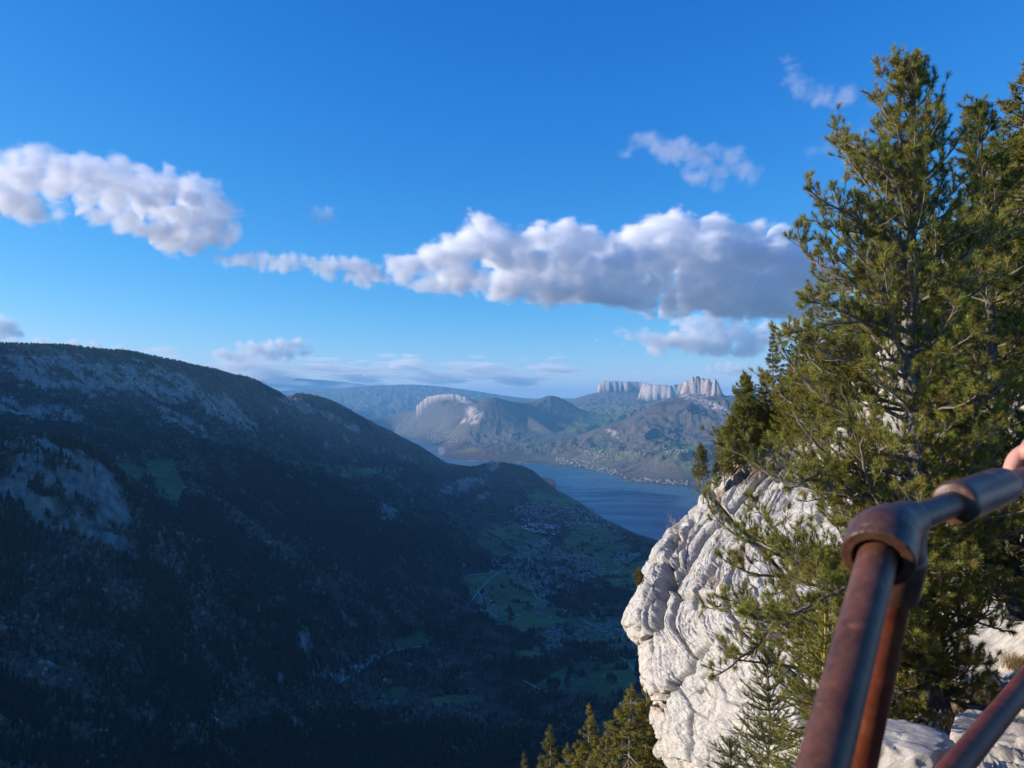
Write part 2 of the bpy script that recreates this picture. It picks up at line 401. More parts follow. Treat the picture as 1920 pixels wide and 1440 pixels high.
colr = C_CON[None] * (1 - dec)[:, None] + C_DEC * dec[:, None]
# meadows
mea = np.zeros(len(tx))
MEADOW = [ # photograph outlines of the meadows
  [(870,1085),(960,1060),(1020,1100),(1030,1130),(1085,1160),(1180,1150),(1240,1180),(1240,1230),(1120,1215),(1020,1200),(930,1170),(880,1120)],
  [(905,985),(960,975),(1010,1000),(1035,1020),(1000,1050),(930,1045),(895,1015)],
  [(1020,1045),(1060,1010),(1150,1000),(1190,1030),(1230,1060),(1240,1130),(1150,1100),(1090,1060)],
  [(985,920),(1050,910),(1090,940),(1075,955),(1000,950)],
  [(1065,985),(1110,975),(1165,1005),(1130,1015),(1075,1010)],
  [(672,1222),(700,1192),(760,1195),(790,1180),(815,1205),(800,1215),(735,1228),(690,1240)],
  [(990,1290),(1050,1255),(1090,1240),(1190,1235),(1195,1290),(1180,1315),(1100,1300),(1030,1290)],
  [(960,1222),(1010,1218),(1028,1232),(1010,1245),(970,1240)],
  [(800,1310),(850,1300),(910,1305),(905,1320),(820,1330)],
  [(715,1290),(770,1285),(770,1305),(735,1315),(720,1305)],
  [(618,1268),(660,1262),(680,1270),(650,1288),(622,1295)],
  [(165,862),(250,868),(280,880),(250,915),(200,905),(175,885)],
  [(270,862),(325,858),(335,885),(350,915),(330,960),(300,930),(275,890)],
  [(540,862),(640,872),(760,885),(740,902),(640,896),(560,885)],
  [(1105,775),(1145,765),(1180,775),(1120,805),(1065,808)],
  [(1215,840),(1270,830),(1330,838),(1330,848),(1250,850)],
  [(1100,862),(1145,868),(1150,878),(1105,880)],
  [(960,828),(1010,822),(1030,832),(980,838)],
]
for P in MEADOW:
    hid = in_poly(PX + 6 * n_mid, PY + 3 * n_mid, P)
    rr_ = [LAKE / azel(*p)[1] if azel(*p)[1] < -.04 else 99999 for p in P]
    mea = np.maximum(mea, hid * 1.0)
mea = mea * ((tz < -250) | (tr > 9000)) * (SL < 0.75)
hedge = (fbm2(tx / 90, ty / 90, 3, 41.0) > 0.33) | (np.abs(noise2(tx / 330, ty / 330, 44.0)) < 0.035)
mea = mea * np.where(plain > .4, 1 - hedge * 0.85, 1)
colr = colr * (1 - mea)[:, None] + (C_MEA[None] * (1 + 0.5 * noise2(tx / 160, ty / 160, 47.0))[:, None]) * mea[:, None]
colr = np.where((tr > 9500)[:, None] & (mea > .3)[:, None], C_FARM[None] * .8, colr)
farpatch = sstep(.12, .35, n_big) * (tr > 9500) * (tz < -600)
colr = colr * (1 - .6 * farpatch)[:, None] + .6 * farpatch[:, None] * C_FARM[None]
# rock
rk = np.zeros(len(tx))
ridg = fbm2(tx / 220 + 3, ty / 220, 5, 51.0, .6, True); fine = fbm2(tx / 45, ty / 45, 4, 55.0, .6)
rockb = [blob(120,880,170,62,1700,3200,30), blob(60,930,130,60,1700,3200,0), blob(190,960,70,95,1700,3200,-30), blob(240,1010,60,30,1700,3200,40),
         blob(385,1075,26,26,1700,3200), blob(415,1085,14,10,1700,3200),blob(730,962,24,20,3000,7000,30), blob(870,910,60,18,5000,9000,-15), blob(905,930,26,8,5000,9000,-40), blob(925,872,16,10,5000,9500),
         blob(120,700,190,45,3800,7500,8), blob(300,720,120,40,3800,7500,18), blob(430,770,80,26,3800,8500,35), blob(60,770,120,25,3500,7500,10), blob(560,760,50,14,6000,9500,20), blob(640,790,60,10,6000,9500,25), blob(340,790,90,16,3500,7500,30),
         blob(884,772,14,12,12000,25000,20), blob(880,786,22,6,12000,25000,-25), blob(868,750,20,6,12000,25000,20), blob(895,783,20,10,12000,25000,-30), blob(828,845,9,10,12000,16000), blob(880,864,50,2,12000,15000) * .7, blob(1150,812,20,7,9000,15000,30),
         blob(1300,740,40,10,12000,16000), blob(1320,755,60,9,12000,16000,20)]
rb = np.max(rockb, axis=0)
brk = fbm2(tx / 120 + 9, ty / 60, 5, 58.0, .68)
rk = np.maximum(rk, sstep(0.30, 0.62, np.minimum(rb * 1.3, 1) * (.42 + 1.0 * brk + .30 * ridg)) * np.where(tr < 9500, .9, 1.0))
rk = np.maximum(rk, cliffm)
rk = np.maximum(rk, sstep(1.35, 1.8, SL + .3 * fine) * (tr > 1800) * (tr < 9000) * .8)
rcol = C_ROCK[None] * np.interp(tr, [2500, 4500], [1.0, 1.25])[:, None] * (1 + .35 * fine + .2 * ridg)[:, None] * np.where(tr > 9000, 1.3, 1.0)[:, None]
rcol = rcol * np.where((noise2(tx / 300, ty / 300, 61.0) > .25)[:, None], np.array([1.06, 1.0, .92])[None], 1.0)
colr = colr * (1 - rk)[:, None] + rcol * rk[:, None]
rcol = rcol * np.clip(1 + .8 * fbm2(tx / 16, ty / 16, 3, 143.0, .6), .35, 1.9)[:, None]
colr = np.where((rk > .02)[:, None] & (tr < 9500)[:, None], colr * (1 - 0) , colr)
colr = colr * np.where(tr < 9500, np.clip(1 + .8 * rk * fbm2(tx / 16, ty / 16, 3, 143.0, .6), .3, 2), 1)[:, None]
# reddish bare spur
sp = np.maximum.reduce([blob(430,965,60,14,2300,3400,35), blob(520,1030,70,14,2300,3400,40), blob(580,1075,40,14,2300,3400,40), blob(180,985,60,10,1700,3200)])
sp = sstep(.3, .8, sp + .2 * n_sm); colr = colr * (1 - .7 * sp)[:, None] + .7 * sp[:, None] * np.array([.085, .058, .048])[None]
colr = np.clip(colr * (1 + .25 * n_sm)[:, None], .003, .8)

m_ter, t, b = new_mat('terrain_cover')
ca = N(t, 'ShaderNodeAttribute', attribute_name='tint'); geo = N(t, 'ShaderNodeNewGeometry')
n1 = noise_node(t, 0.03, 6, .65, vec=geo.outputs['Position']); r1 = ramp(t, n1.outputs['Fac'], [(.3, (.55, .55, .55)), (.7, (1.45, 1.45, 1.45))])
t.links.new(mixc(t, 1.0, ca.outputs['Color'], r1.outputs['Color'], 'MULTIPLY'), b.inputs['Base Color'])
b.inputs['Roughness'].default_value = .95; b.inputs['Specular IOR Level'].default_value = .1
n2 = noise_node(t, 0.05, 5, .6, vec=geo.outputs['Position']); bump(t, n2.outputs['Fac'], b, .6, 14)
tz = tz + np.where(tr < 9500, rk * (fbm2(tx / 60, ty / 60, 4, 141.0, .6, True) - .5) * np.interp(tr, [1500, 7000], [26, 60]), 0) * (tr > 1200)
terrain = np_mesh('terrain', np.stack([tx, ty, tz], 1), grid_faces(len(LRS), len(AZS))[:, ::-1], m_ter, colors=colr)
tag(terrain, 'forested alpine valley with limestone ridges around a blue lake', None, None, 'structure')

# ---- lake
m_lake, t, b = new_mat('lake_water')
b.inputs['Base Color'].default_value = (.035, .12, .19, 1); b.inputs['Roughness'].default_value = .22; b.inputs['IOR'].default_value = 1.08
geo = N(t, 'ShaderNodeNewGeometry'); mp = N(t, 'ShaderNodeMapping'); t.links.new(geo.outputs['Position'], mp.inputs['Vector'])
mp.inputs['Rotation'].default_value = (0, 0, rad(12)); mp.inputs['Scale'].default_value = (.0009, .0045, .001)
n1 = noise_node(t, 1.0, 5, .6, .5, mp.outputs[0]); r1 = ramp(t, n1.outputs['Fac'], [(.38, (.12, .12, .12)), (.62, (.34, .34, .34))]); t.links.new(r1.outputs['Color'], b.inputs['Roughness'])
n2 = noise_node(t, .12, 3, .6, 0, geo.outputs['Position']); bump(t, n2.outputs['Fac'], b, .35, 2.0)
lx = [p[0] for p in LAKE_POLY]; ly = [p[1] for p in LAKE_POLY]
lakeV = [(-9000, 3500, LAKE), (9000, 3500, LAKE), (9000, 27000, LAKE), (-9000, 27000, LAKE)]
lake = np_mesh('lake', lakeV, [[0, 1, 2, 3]], m_lake); tag(lake, 'calm blue lake between the mountains', None, None, 'structure')
# ================================================================ FAR FOREST (nobody could count it), VILLAGES, ROADS
def forest_mesh(name, X, Y, Z, H, W, kind, tint, mat, label, low=False):
    """one mesh of many small trees: kind 0 = conifer (stacked ragged skirts), 1 = bare broadleaf (lumpy twig dome)"""
    n = len(X); Vs = []; Fs = []; Cs = []; off = 0
    for k in (0, 1):
        m = np.where(kind == k)[0]; q = len(m)
        if q == 0: continue
        rot = rng.uniform(0, 6.283, q); h = H[m]; w_ = W[m]
        if k == 0:
            nt_, ns = (1, 5) if low else (2, 6)
            pts = []
            for tier in range(nt_):
                z0 = 0.12 + .42 * tier if not low else .1; z1 = .68 if (tier == 0 and not low) else 1.0; rr = 1.0 - .42 * tier
                for s_ in range(ns):
                    ang = rot + s_ * 6.283 / ns; jr = rr * (0.75 + .5 * rng.random(q)); jz = z0 + .12 * rng.random(q)
                    pts.append(np.stack([X[m] + np.cos(ang) * jr * w_ * .5, Y[m] + np.sin(ang) * jr * w_ * .5, Z[m] + jz * h], 1))
                pts.append(np.stack([X[m] + rng.normal(0, .03, q) * w_, Y[m] + rng.normal(0, .03, q) * w_, Z[m] + z1 * h], 1))
            nv = len(pts); V = np.stack(pts, 1)
            f = []
            for tier in range(nt_):
                b0 = tier * (ns + 1)
                for s_ in range(ns): f.append((b0 + s_, b0 + (s_ + 1) % ns, b0 + ns))
        else:
            ns = 5 if low else 6; pts = []
            for zz, rr in (((.25, .7), (.62, 1.0)) if not low else ((.3, .95),)):
                for s_ in range(ns):
                    ang = rot + s_ * 6.283 / ns + zz; jr = rr * (.65 + .6 * rng.random(q)); jz = zz + .2 * (rng.random(q) - .5)
                    pts.append(np.stack([X[m] + np.cos(ang) * jr * w_ * .5, Y[m] + np.sin(ang) * jr * w_ * .5, Z[m] + jz * h], 1))
            pts.append(np.stack([X[m] + rng.normal(0, .1, q) * w_, Y[m] + rng.normal(0, .1, q) * w_, Z[m] + h], 1))
            nv = len(pts); V = np.stack(pts, 1); f = []
            L = 1 if low else 2
            for s_ in range(ns):
                if L == 2:
                    f.append((s_, (s_ + 1) % ns, ns + (s_ + 1) % ns)); f.append((s_, ns + (s_ + 1) % ns, ns + s_))
                b0 = (L - 1) * ns; f.append((b0 + s_, b0 + (s_ + 1) % ns, nv - 1))
        f = np.array(f)
        Fs.append((off + np.arange(q)[:, None, None] * nv + f[None]).reshape(-1, 3)); Vs.append(V.reshape(-1, 3))
        Cs.append(np.repeat(tint[m], nv, axis=0)); off += q * nv
    o = np_mesh(name, np.concatenate(Vs), np.concatenate(Fs), mat, smooth=False, colors=np.concatenate(Cs))
    return tag(o, label, None, None, 'stuff')
m_for, t, b = new_mat('forest_crowns')
ca = N(t, 'ShaderNodeAttribute', attribute_name='tint'); geo = N(t, 'ShaderNodeNewGeometry')
n1 = noise_node(t, .5, 3, .7, vec=geo.outputs['Position']); r1 = ramp(t, n1.outputs['Fac'], [(.3, (.5, .5, .5)), (.7, (1.5, 1.5, 1.5))])
t.links.new(mixc(t, 1.0, ca.outputs['Color'], r1.outputs['Color'], 'MULTIPLY'), b.inputs['Base Color'])
b.inputs['Roughness'].default_value = 1; b.inputs['Specular IOR Level'].default_value = 0.0

ROADS = [ # photograph course of each road and its width in metres
 ([(878,1140),(890,1118),(905,1100),(925,1080),(948,1070)],5),([(878,1081),(912,1075),(948,1070)],4),
 ([(895,1105),(905,1130),(918,1148),(935,1160)],5),([(990,1090),(1000,1108),(1005,1122),(1018,1128),(1040,1132)],6),
 ([(970,1141),(1000,1140),(1022,1139),(1030,1130)],4),([(1042,1130),(1053,1140),(1060,1150),(1085,1158),(1110,1175)],5),
 ([(1060,1062),(1080,1085),(1100,1095),(1125,1100),(1150,1112),(1190,1132),(1230,1150)],6),
 ([(1075,1082),(1120,1085),(1150,1080),(1175,1058),(1200,1035),(1215,1025)],6),
 ([(1075,935),(1078,950),(1090,962)],5),([(1128,966),(1140,980),(1155,998),(1168,1012)],6),([(1090,962),(1110,968),(1128,966)],4),
 ([(1015,1017),(1022,1008),(1040,1003)],4),([(1030,975),(1045,985),(1048,1000)],5),([(1035,1005),(1020,1020),(985,1045),(1000,1090)],5),
 ([(735,1224),(760,1221),(790,1216),(812,1210)],4),([(620,1302),(625,1290),(635,1282),(622,1268)],4),([(635,1282),(655,1272),(668,1262),(662,1252)],4),([(668,1262),(700,1240),(735,1224)],4),
 ([(790,1304),(812,1298),(845,1294),(890,1293)],4),([(982,1278),(995,1285),(1010,1292),(1024,1300)],7),([(1075,1233),(1105,1231)],4),([(1160,1231),(1180,1245),(1190,1262)],4),
 ([(343,916),(360,919),(400,925)],7),([(1095,1165),(1115,1172),(1130,1185)],5),([(1140,1215),(1152,1225)],4)]
m_road, t, b = new_mat('road_surface'); b.inputs['Base Color'].default_value = (.38, .36, .34, 1); b.inputs['Roughness'].default_value = .9
road_xy = []
for pts, wd in ROADS:
    P = np.array(chaikin(pts, 2, False)); x, y, r = cast(P[:, 0], P[:, 1], 1500)
    ok = ~np.isnan(r); x, y = x[ok], y[ok]
    if len(x) < 3: continue
    s = np.concatenate([[0], np.cumsum(np.hypot(np.diff(x), np.diff(y)))]); k = max(4, int(s[-1] / 18)); ss = np.linspace(0, s[-1], k)
    x = np.interp(ss, s, x); y = np.interp(ss, s, y); road_xy.append(np.stack([x, y], 1))
    dx = np.gradient(x); dy = np.gradient(y); L = np.hypot(dx, dy) + 1e-6; nx, ny = -dy / L * wd * .5, dx / L * wd * .5
    V = np.concatenate([np.stack([x + sgn * nx, y + sgn * ny, ground(x + sgn * nx, y + sgn * ny) + 1.4], 1) for sgn in (-1, 1)])
    f = [(i, i + 1, k + i + 1, k + i) for i in range(k - 1)]
    tag(np_mesh('road', V, np.array(f)[:, ::-1], m_road), 'pale narrow road winding across the shaded valley', None, None, 'structure')
ROADP = np.concatenate(road_xy)

# ---- villages: px outline polygons, number of houses
VILLAGES = [
 ('main', [(915,1055),(960,1035),(985,1015),(1020,1010),(1060,1040),(1110,1045),(1135,1065),(1130,1078),(1085,1092),(1080,1112),(1010,1125),(985,1100),(950,1080),(920,1075)], 620),
 ('lakeside', [(955,960),(985,945),(1010,940),(1060,950),(1110,960),(1150,985),(1175,1010),(1215,1020),(1200,1015),(1150,1000),(1110,990),(1080,985),(1050,990),(1000,985),(975,975)], 420),
 ('zone', [(980,985),(1010,980),(1040,985),(1035,1005),(985,995)], 50),
 ('camp', [(1150,1050),(1165,1035),(1195,1040),(1180,1058),(1160,1062)], 40),
 ('near', [(1000,1195),(1035,1180),(1080,1175),(1140,1168),(1195,1180),(1198,1210),(1130,1205),(1070,1205),(1020,1225),(995,1215)], 190),
 ('lower', [(1120,1215),(1150,1212),(1195,1218),(1195,1232),(1140,1230)], 22),
 ('west', [(885,1108),(905,1105),(935,1145),(945,1160),(925,1165),(905,1150)], 32),
 ('scatter', [(940,1130),(1040,1125),(1110,1140),(1160,1165),(1100,1175),(1030,1160),(960,1155)], 30),
 ('hamlet', [(655,1255),(680,1240),(705,1228),(735,1222),(730,1232),(705,1245),(680,1262),(660,1262)], 20),
 ('lone', [(615,1262),(650,1256),(650,1272),(620,1280)], 5),
 ('alp', [(335,915),(400,920),(400,926),(340,922)], 4),
 ('upper', [(690,880),(720,878),(760,882),(755,890),(720,895),(690,895)], 34),
 ('shore_road', [(1085,925),(1110,945),(1150,975),(1190,1003),(1180,1003),(1140,980),(1100,955)], 60),
]
def house_mesh_data(L, Wd, h, rh):
    V = [(-L/2,-Wd/2,-3),(L/2,-Wd/2,-3),(L/2,Wd/2,-3),(-L/2,Wd/2,-3),(-L/2,-Wd/2,h),(L/2,-Wd/2,h),(L/2,Wd/2,h),(-L/2,Wd/2,h),(-L/2,0,h+rh-.3),(L/2,0,h+rh-.3)]
    e = .9; V += [(-L/2-e,-Wd/2-e,h-.35),(L/2+e,-Wd/2-e,h-.35),(L/2+e,Wd/2+e,h-.35),(-L/2-e,Wd/2+e,h-.35),(-L/2-e,0,h+rh),(L/2+e,0,h+rh)]
    q = [(0,1,5,4),(1,2,6,5),(2,3,7,6),(3,0,4,7),(10,11,15,14),(12,13,14,15)]; tr_ = [(5,6,9),(7,4,8)]
    return V, q, tr_
m_wall = []
for k, c in enumerate([(.56,.50,.43),(.30,.23,.17),(.68,.64,.60)]):
    m, t, b = new_mat('house_wall'); b.inputs['Base Color'].default_value = c + (1,); b.inputs['Roughness'].default_value = .9; m_wall.append(m)
m_roof = []
for k, c in enumerate([(.12,.09,.08),(.18,.10,.075),(.18,.18,.185),(.55,.55,.56)]):
    m, t, b = new_mat('house_roof'); b.inputs['Base Color'].default_value = c + (1,); b.inputs['Roughness'].default_value = .7
    geo = N(t, 'ShaderNodeNewGeometry'); n1 = noise_node(t, .2, 2, .5, vec=geo.outputs['Position']); r1 = ramp(t, n1.outputs['Fac'], [(.3, tuple(v * .6 for v in c)), (.7, tuple(min(1, v * 1.5) for v in c))])
    t.links.new(r1.outputs['Color'], b.inputs['Base Color']); m_roof.append(m)
HVAR = []
for L, Wd, h, rh, wm, rm in ((12,9,5,3.2,0,0),(14,9.5,5.5,3.5,0,1),(10,8,4.5,3,1,0),(16,10,6,4,2,1),(13,10,5.5,3,2,0),(11,9,5,3.5,1,2),(34,20,6,1.5,2,3),(22,12,7,4,0,1),(24,11,5,3,1,2)):
    V, q, t_ = house_mesh_data(L, Wd, h, rh); me = bpy.data.meshes.new('house')
    me.from_pydata(V, [], q + t_); me.materials.append(m_wall[wm]); me.materials.append(m_roof[rm])
    for p_ in me.polygons: p_.material_index = 1 if p_.index in (4, 5) else 0
    me.update(); HVAR.append((me, np.array(V, float), q, t_, wm, rm))
HL = []   # all houses: x y z rot scale var village r
for nm, poly, cnt in VILLAGES:
    pp = np.array(poly, float); lo, hi = pp.min(0), pp.max(0)
    cx = rng.uniform(lo[0], hi[0], cnt * 14); cyy = rng.uniform(lo[1], hi[1], cnt * 14); k = in_poly(cx, cyy, pp); cx, cyy = cx[k], cyy[k]
    x, y, r = cast(cx, cyy, 1500); ok = ~np.isnan(r); x, y, r = x[ok], y[ok], r[ok]; placed = []
    gap = {'main': 19, 'near': 25, 'lakeside': 26, 'hamlet': 14, 'camp': 14}.get(nm, 26)
    for i in range(len(x)):
        if len(placed) >= cnt: break
        if placed and min((x[i] - a) ** 2 + (y[i] - b_) ** 2 for a, b_ in placed) < gap * gap: continue
        if np.min((ROADP[:, 0] - x[i]) ** 2 + (ROADP[:, 1] - y[i]) ** 2) < 81: continue
        placed.append((x[i], y[i]))
        big = rng.random()
        v = int(rng.integers(0, 6)) if big > .1 else 7 if big > .04 else 8
        if nm == 'zone': v = 6 if rng.random() < .5 else 3
        if nm == 'camp': v = 4
        HL.append((x[i], y[i], 0, rng.uniform(0, 3.14) if rng.random() < .4 else (.5 + rng.integers(0, 2) * 1.57 + rng.normal(0, .15)), rng.uniform(.85, 1.2), v, nm, r[i]))
XY = np.array([(h[0], h[1]) for h in HL]); HZ = ground(XY[:, 0], XY[:, 1])
order = sorted(range(len(HL)), key=lambda i: HL[i][7])
LBL = {'hamlet': ('grey roofed house huddled in the hamlet below the small dark meadow', 'hamlet houses along the lane'),
       'lone': ('small pale farmhouse standing alone left of the hamlet lane', 'lone farmhouses by the lane'),
       'near': ('village house among trees just beyond the large meadow', 'houses of the nearer village'),
       'lower': ('house beside the large meadow near the rock face', 'houses at the meadow edge'),
       'west': ('house strung along the lane at the foot of the dark wooded slope', 'houses along the west lane'),
       'scatter': ('farmhouse standing apart in the green fields before the big village', 'farmhouses in the fields'),
       'main': ('small house crowded into the large village on the valley floor', 'houses of the large village'),
       'camp': ('white roofed building in the small estate beside the lakeward road', 'estate buildings by the road'),
       'alp': ('lone alpine barn on the pale track across the high meadow', 'barns on the high meadow')}
rest = []
for n_, i in enumerate(order):
    x, y, _, rz, s, v, nm, r = HL[i]; z = HZ[i]
    if n_ < 290 and nm in LBL:
        o = bpy.data.objects.new('house', HVAR[v][0]); link(o); o.location = (x, y, z); o.rotation_euler = (0, 0, rz); o.scale = (s, s, s)
        tag(o, LBL[nm][0], 'house', LBL[nm][1])
    else: rest.append((x, y, z, rz, s, v))
def houses_merged(name, lst, label, mats=None):
    Vs = []; Q = []; T = []; off = 0; mq = []; mt = []
    for x, y, z, rz, s, v in lst:
        me, V, q, t_, wm, rm = HVAR[v]; c, sn = math.cos(rz), math.sin(rz)
        W_ = np.stack([(V[:, 0] * c - V[:, 1] * sn) * s + x, (V[:, 0] * sn + V[:, 1] * c) * s + y, V[:, 2] * s + z], 1)
        Vs.append(W_); Q.append(np.array(q) + off); T.append(np.array(t_) + off); off += len(V)
        mq += [wm] * 4 + [3 + rm] * 2; mt += [wm] * 2
    o = np_mesh(name, np.concatenate(Vs), [np.concatenate(Q), np.concatenate(T)], mats or (m_wall + m_roof), smooth=False, mat_idx=mq + mt)
    tag(o, label, None, None, 'stuff')
houses_merged('village_houses', rest, 'hundreds of small houses spread across the valley villages')
# towns on the far shore
far = []
for poly, cnt in (([(720,800),(760,796),(860,815),(860,830),(830,838),(780,818)], 520), ([(1075,835),(1110,838),(1150,855),(1135,862),(1100,858)], 120), ([(1040,858),(1110,862),(1160,885),(1180,898),(1110,880),(1050,870)], 200),
                  ([(1165,893),(1290,903),(1290,911),(1180,902)], 110), ([(960,868),(975,866),(1045,872),(1000,872)], 20), ([(1240,842),(1320,845),(1320,852),(1240,852)], 50), ([(1195,848),(1215,846),(1210,856)], 6), ([(690,795),(720,800),(720,812),(700,808)], 40),
                  ([(640,760),(760,770),(760,790),(690,785)], 60)):
    pp = np.array(poly, float); lo, hi = pp.min(0), pp.max(0)
    cx = rng.uniform(lo[0], hi[0], cnt * 8); cyy = rng.uniform(lo[1], hi[1], cnt * 8); k = in_poly(cx, cyy, pp); cx, cyy = cx[k][:cnt], cyy[k][:cnt]
    x, y, r = cast(cx, cyy, 9000, 40000); ok = ~np.isnan(r); x, y, r = x[ok], y[ok], r[ok]
    z = ground(x, y)
    for i in range(len(x)):
        if z[i] > LAKE + 1: far.append((x[i], y[i], z[i], rng.uniform(0, 3.1), rng.uniform(1.0, 1.7), int(rng.choice([0, 3, 4, 7, 6, 3], p=[.3, .2, .2, .15, .03, .12]))))
far_m = []
for c in [(.34,.31,.27),(.22,.18,.14),(.42,.40,.37),(.10,.075,.065),(.17,.09,.07),(.15,.15,.15),(.30,.30,.30)]:
    m, t, b = new_mat('town_render'); b.inputs['Base Color'].default_value = c + (1,); b.inputs['Roughness'].default_value = .9; far_m.append(m)
houses_merged('town_houses', far, 'sunlit towns spread along the far lake shore', far_m)

# ---- forest points
def scatter(n, a0, a1, r0, r1, power=1.0):
    a = rng.uniform(rad(a0), rad(a1), n); u = rng.random(n) ** power; r = np.exp(math.log(r0) + u * (math.log(r1) - math.log(r0)))
    return a, r
MI = mea.reshape(AA.shape); RKI = rk.reshape(AA.shape); DI = dec.reshape(AA.shape)
def near_idx(a, r):
    return np.clip(np.searchsorted(LRS, np.log(r)), 0, len(LRS) - 1), np.clip(np.searchsorted(AZS, a), 0, len(AZS) - 1)
a, r = scatter(430000, -34.5, 17, 1050, 8200)
# density falls with distance like the size a tree has in view
keep = rng.random(len(a)) < np.clip((r / 3300.0) ** 1.1, .1, 1)
keep &= (a < rad(11)) | (r < 2600)
a, r = a[keep], r[keep]; j, i = near_idx(a, r); x, y = r * np.sin(a), r * np.cos(a); z = ground(x, y)
f_ok = (MI[j, i] < .35) & (RKI[j, i] < .12 + .5 * rng.random(len(a)) ** 2) & (z > LAKE + 3)
grove = fbm2(x / 120, y / 120, 3, 71.0)
onplain = (z < -860) & (r > 2000); f_ok &= ~(onplain & (grove < -.02))
ok = np.ones(len(x), bool)
cell = {}
def hide_near(P, rr):
    """False where a point lies within rr of the set P"""
    key = {}
    for px_, py_ in P: key.setdefault((int(px_ // rr), int(py_ // rr)), []).append((px_, py_))
    out = np.ones(len(x), bool); gx = (x // rr).astype(int); gy = (y // rr).astype(int)
    for q in range(len(x)):
        for dx in (-1, 0, 1):
            for dy in (-1, 0, 1):
                for (u, v) in key.get((gx[q] + dx, gy[q] + dy), ()):
                    if (u - x[q]) ** 2 + (v - y[q]) ** 2 < rr * rr: out[q] = False; break
                if not out[q]: break
            if not out[q]: break
    return out
x, y, z, a, r, j, i = x[f_ok], y[f_ok], z[f_ok], a[f_ok], r[f_ok], j[f_ok], i[f_ok]
k = hide_near(XY, 11) ; x, y, z, a, r, j, i = x[k], y[k], z[k], a[k], r[k], j[k], i[k]
k = hide_near(ROADP, 9); x, y, z, a, r, j, i = x[k], y[k], z[k], a[k], r[k], j[k], i[k]
print('forest trees', len(x))
PXt, PYt = proj(x, y, z)
woods = np.zeros(len(x))
for cx_, cy_, sx_, sy_, ro_, v_ in ((440,975,90,16,38,.9),(540,1045,90,18,42,.9),(610,1100,60,18,45,.7),(150,860,120,25,10,.5),(200,1100,90,22,35,.4),(420,1180,60,18,30,.35),(560,905,110,22,15,-.8),(450,1000,60,20,40,-.4),
      (700,1010,140,50,25,-.6),(720,950,60,22,20,.5),(760,1140,60,40,0,.5),(450,1350,110,22,-15,.7),(700,1320,160,22,0,.7),(880,1340,80,20,10,.5),(300,1250,160,40,30,-.5),(100,1250,90,60,20,.3),(950,1390,120,30,0,-.6),(640,1410,160,25,0,-.5),(900,1000,30,60,0,.6),(620,790,160,40,25,.6)):
    c_, s_ = math.cos(rad(ro_)), math.sin(rad(ro_)); dx_, dy_ = PXt - cx_, PYt - cy_; woods += v_ * np.exp(-((dx_ * c_ + dy_ * s_) / sx_) ** 2 - ((-dx_ * s_ + dy_ * c_) / sy_) ** 2)
clump = fbm2(x / 90, y / 90, 3, 75.0) + .6 * (DI[j, i] - .5) + woods * .7
kind = (clump + rng.normal(0, .22, len(x)) > .12).astype(int)
H = np.where(kind == 0, rng.uniform(14, 27, len(x)), rng.uniform(9, 17, len(x))) * np.clip(1 + .2 * rng.normal(size=len(x)), .5, 1.4)
Wd = np.where(kind == 0, H * .36, H * .72) * np.interp(r, [1000, 3000, 8000], [1.0, 1.15, 1.9])
H *= np.interp(r, [1000, 5000, 7000, 8200], [1.0, .85, .5, .4])
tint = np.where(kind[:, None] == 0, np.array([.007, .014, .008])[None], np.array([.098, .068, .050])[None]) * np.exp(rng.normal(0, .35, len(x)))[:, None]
red = (kind == 1) & (rng.random(len(x)) < .12); tint[red] *= np.array([1.5, .9, .7])
pale = (kind == 1) & (rng.random(len(x)) < .08); tint[pale] *= 2.2
patch = 1 + .9 * fbm2(x / 260, y / 260, 3, 88.0); tint *= np.clip(patch + .5 * np.clip(woods, -1, 1), .35, 2.4)[:, None]
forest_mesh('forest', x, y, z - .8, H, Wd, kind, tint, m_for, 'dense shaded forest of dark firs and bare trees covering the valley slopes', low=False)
# trees along the skyline crest
Xc = []; 
for R, n_ in ((L1, 1500), (L2, 700)):
    P = np.array([tuple(at(*p)) for p in R]); s = np.concatenate([[0], np.cumsum(np.hypot(*np.diff(P[:, :2], axis=0).T))]); u = rng.uniform(0, s[-1], n_)
    gx = np.interp(u, s, P[:, 0]) + rng.normal(0, 26, n_); gy = np.interp(u, s, P[:, 1]) + rng.normal(0, 26, n_); Xc.append(np.stack([gx, gy], 1))
Xc = np.concatenate(Xc); zc = ground(Xc[:, 0], Xc[:, 1]); n_ = len(Xc); kc = (rng.random(n_) < .4).astype(int); Hc = rng.uniform(8, 26, n_) * np.where(np.hypot(Xc[:, 0], Xc[:, 1]) > 8100, .4, 1)
tc = np.where(kc[:, None] == 0, np.array([.05, .06, .02])[None], np.array([.09, .07, .035])[None]) * np.exp(rng.normal(0, .3, n_))[:, None]
forest_mesh('crest_trees', Xc[:, 0], Xc[:, 1], zc - 1, Hc, Hc * .6, kc, tc, m_for, 'thin line of trees fringing the long mountain crest')
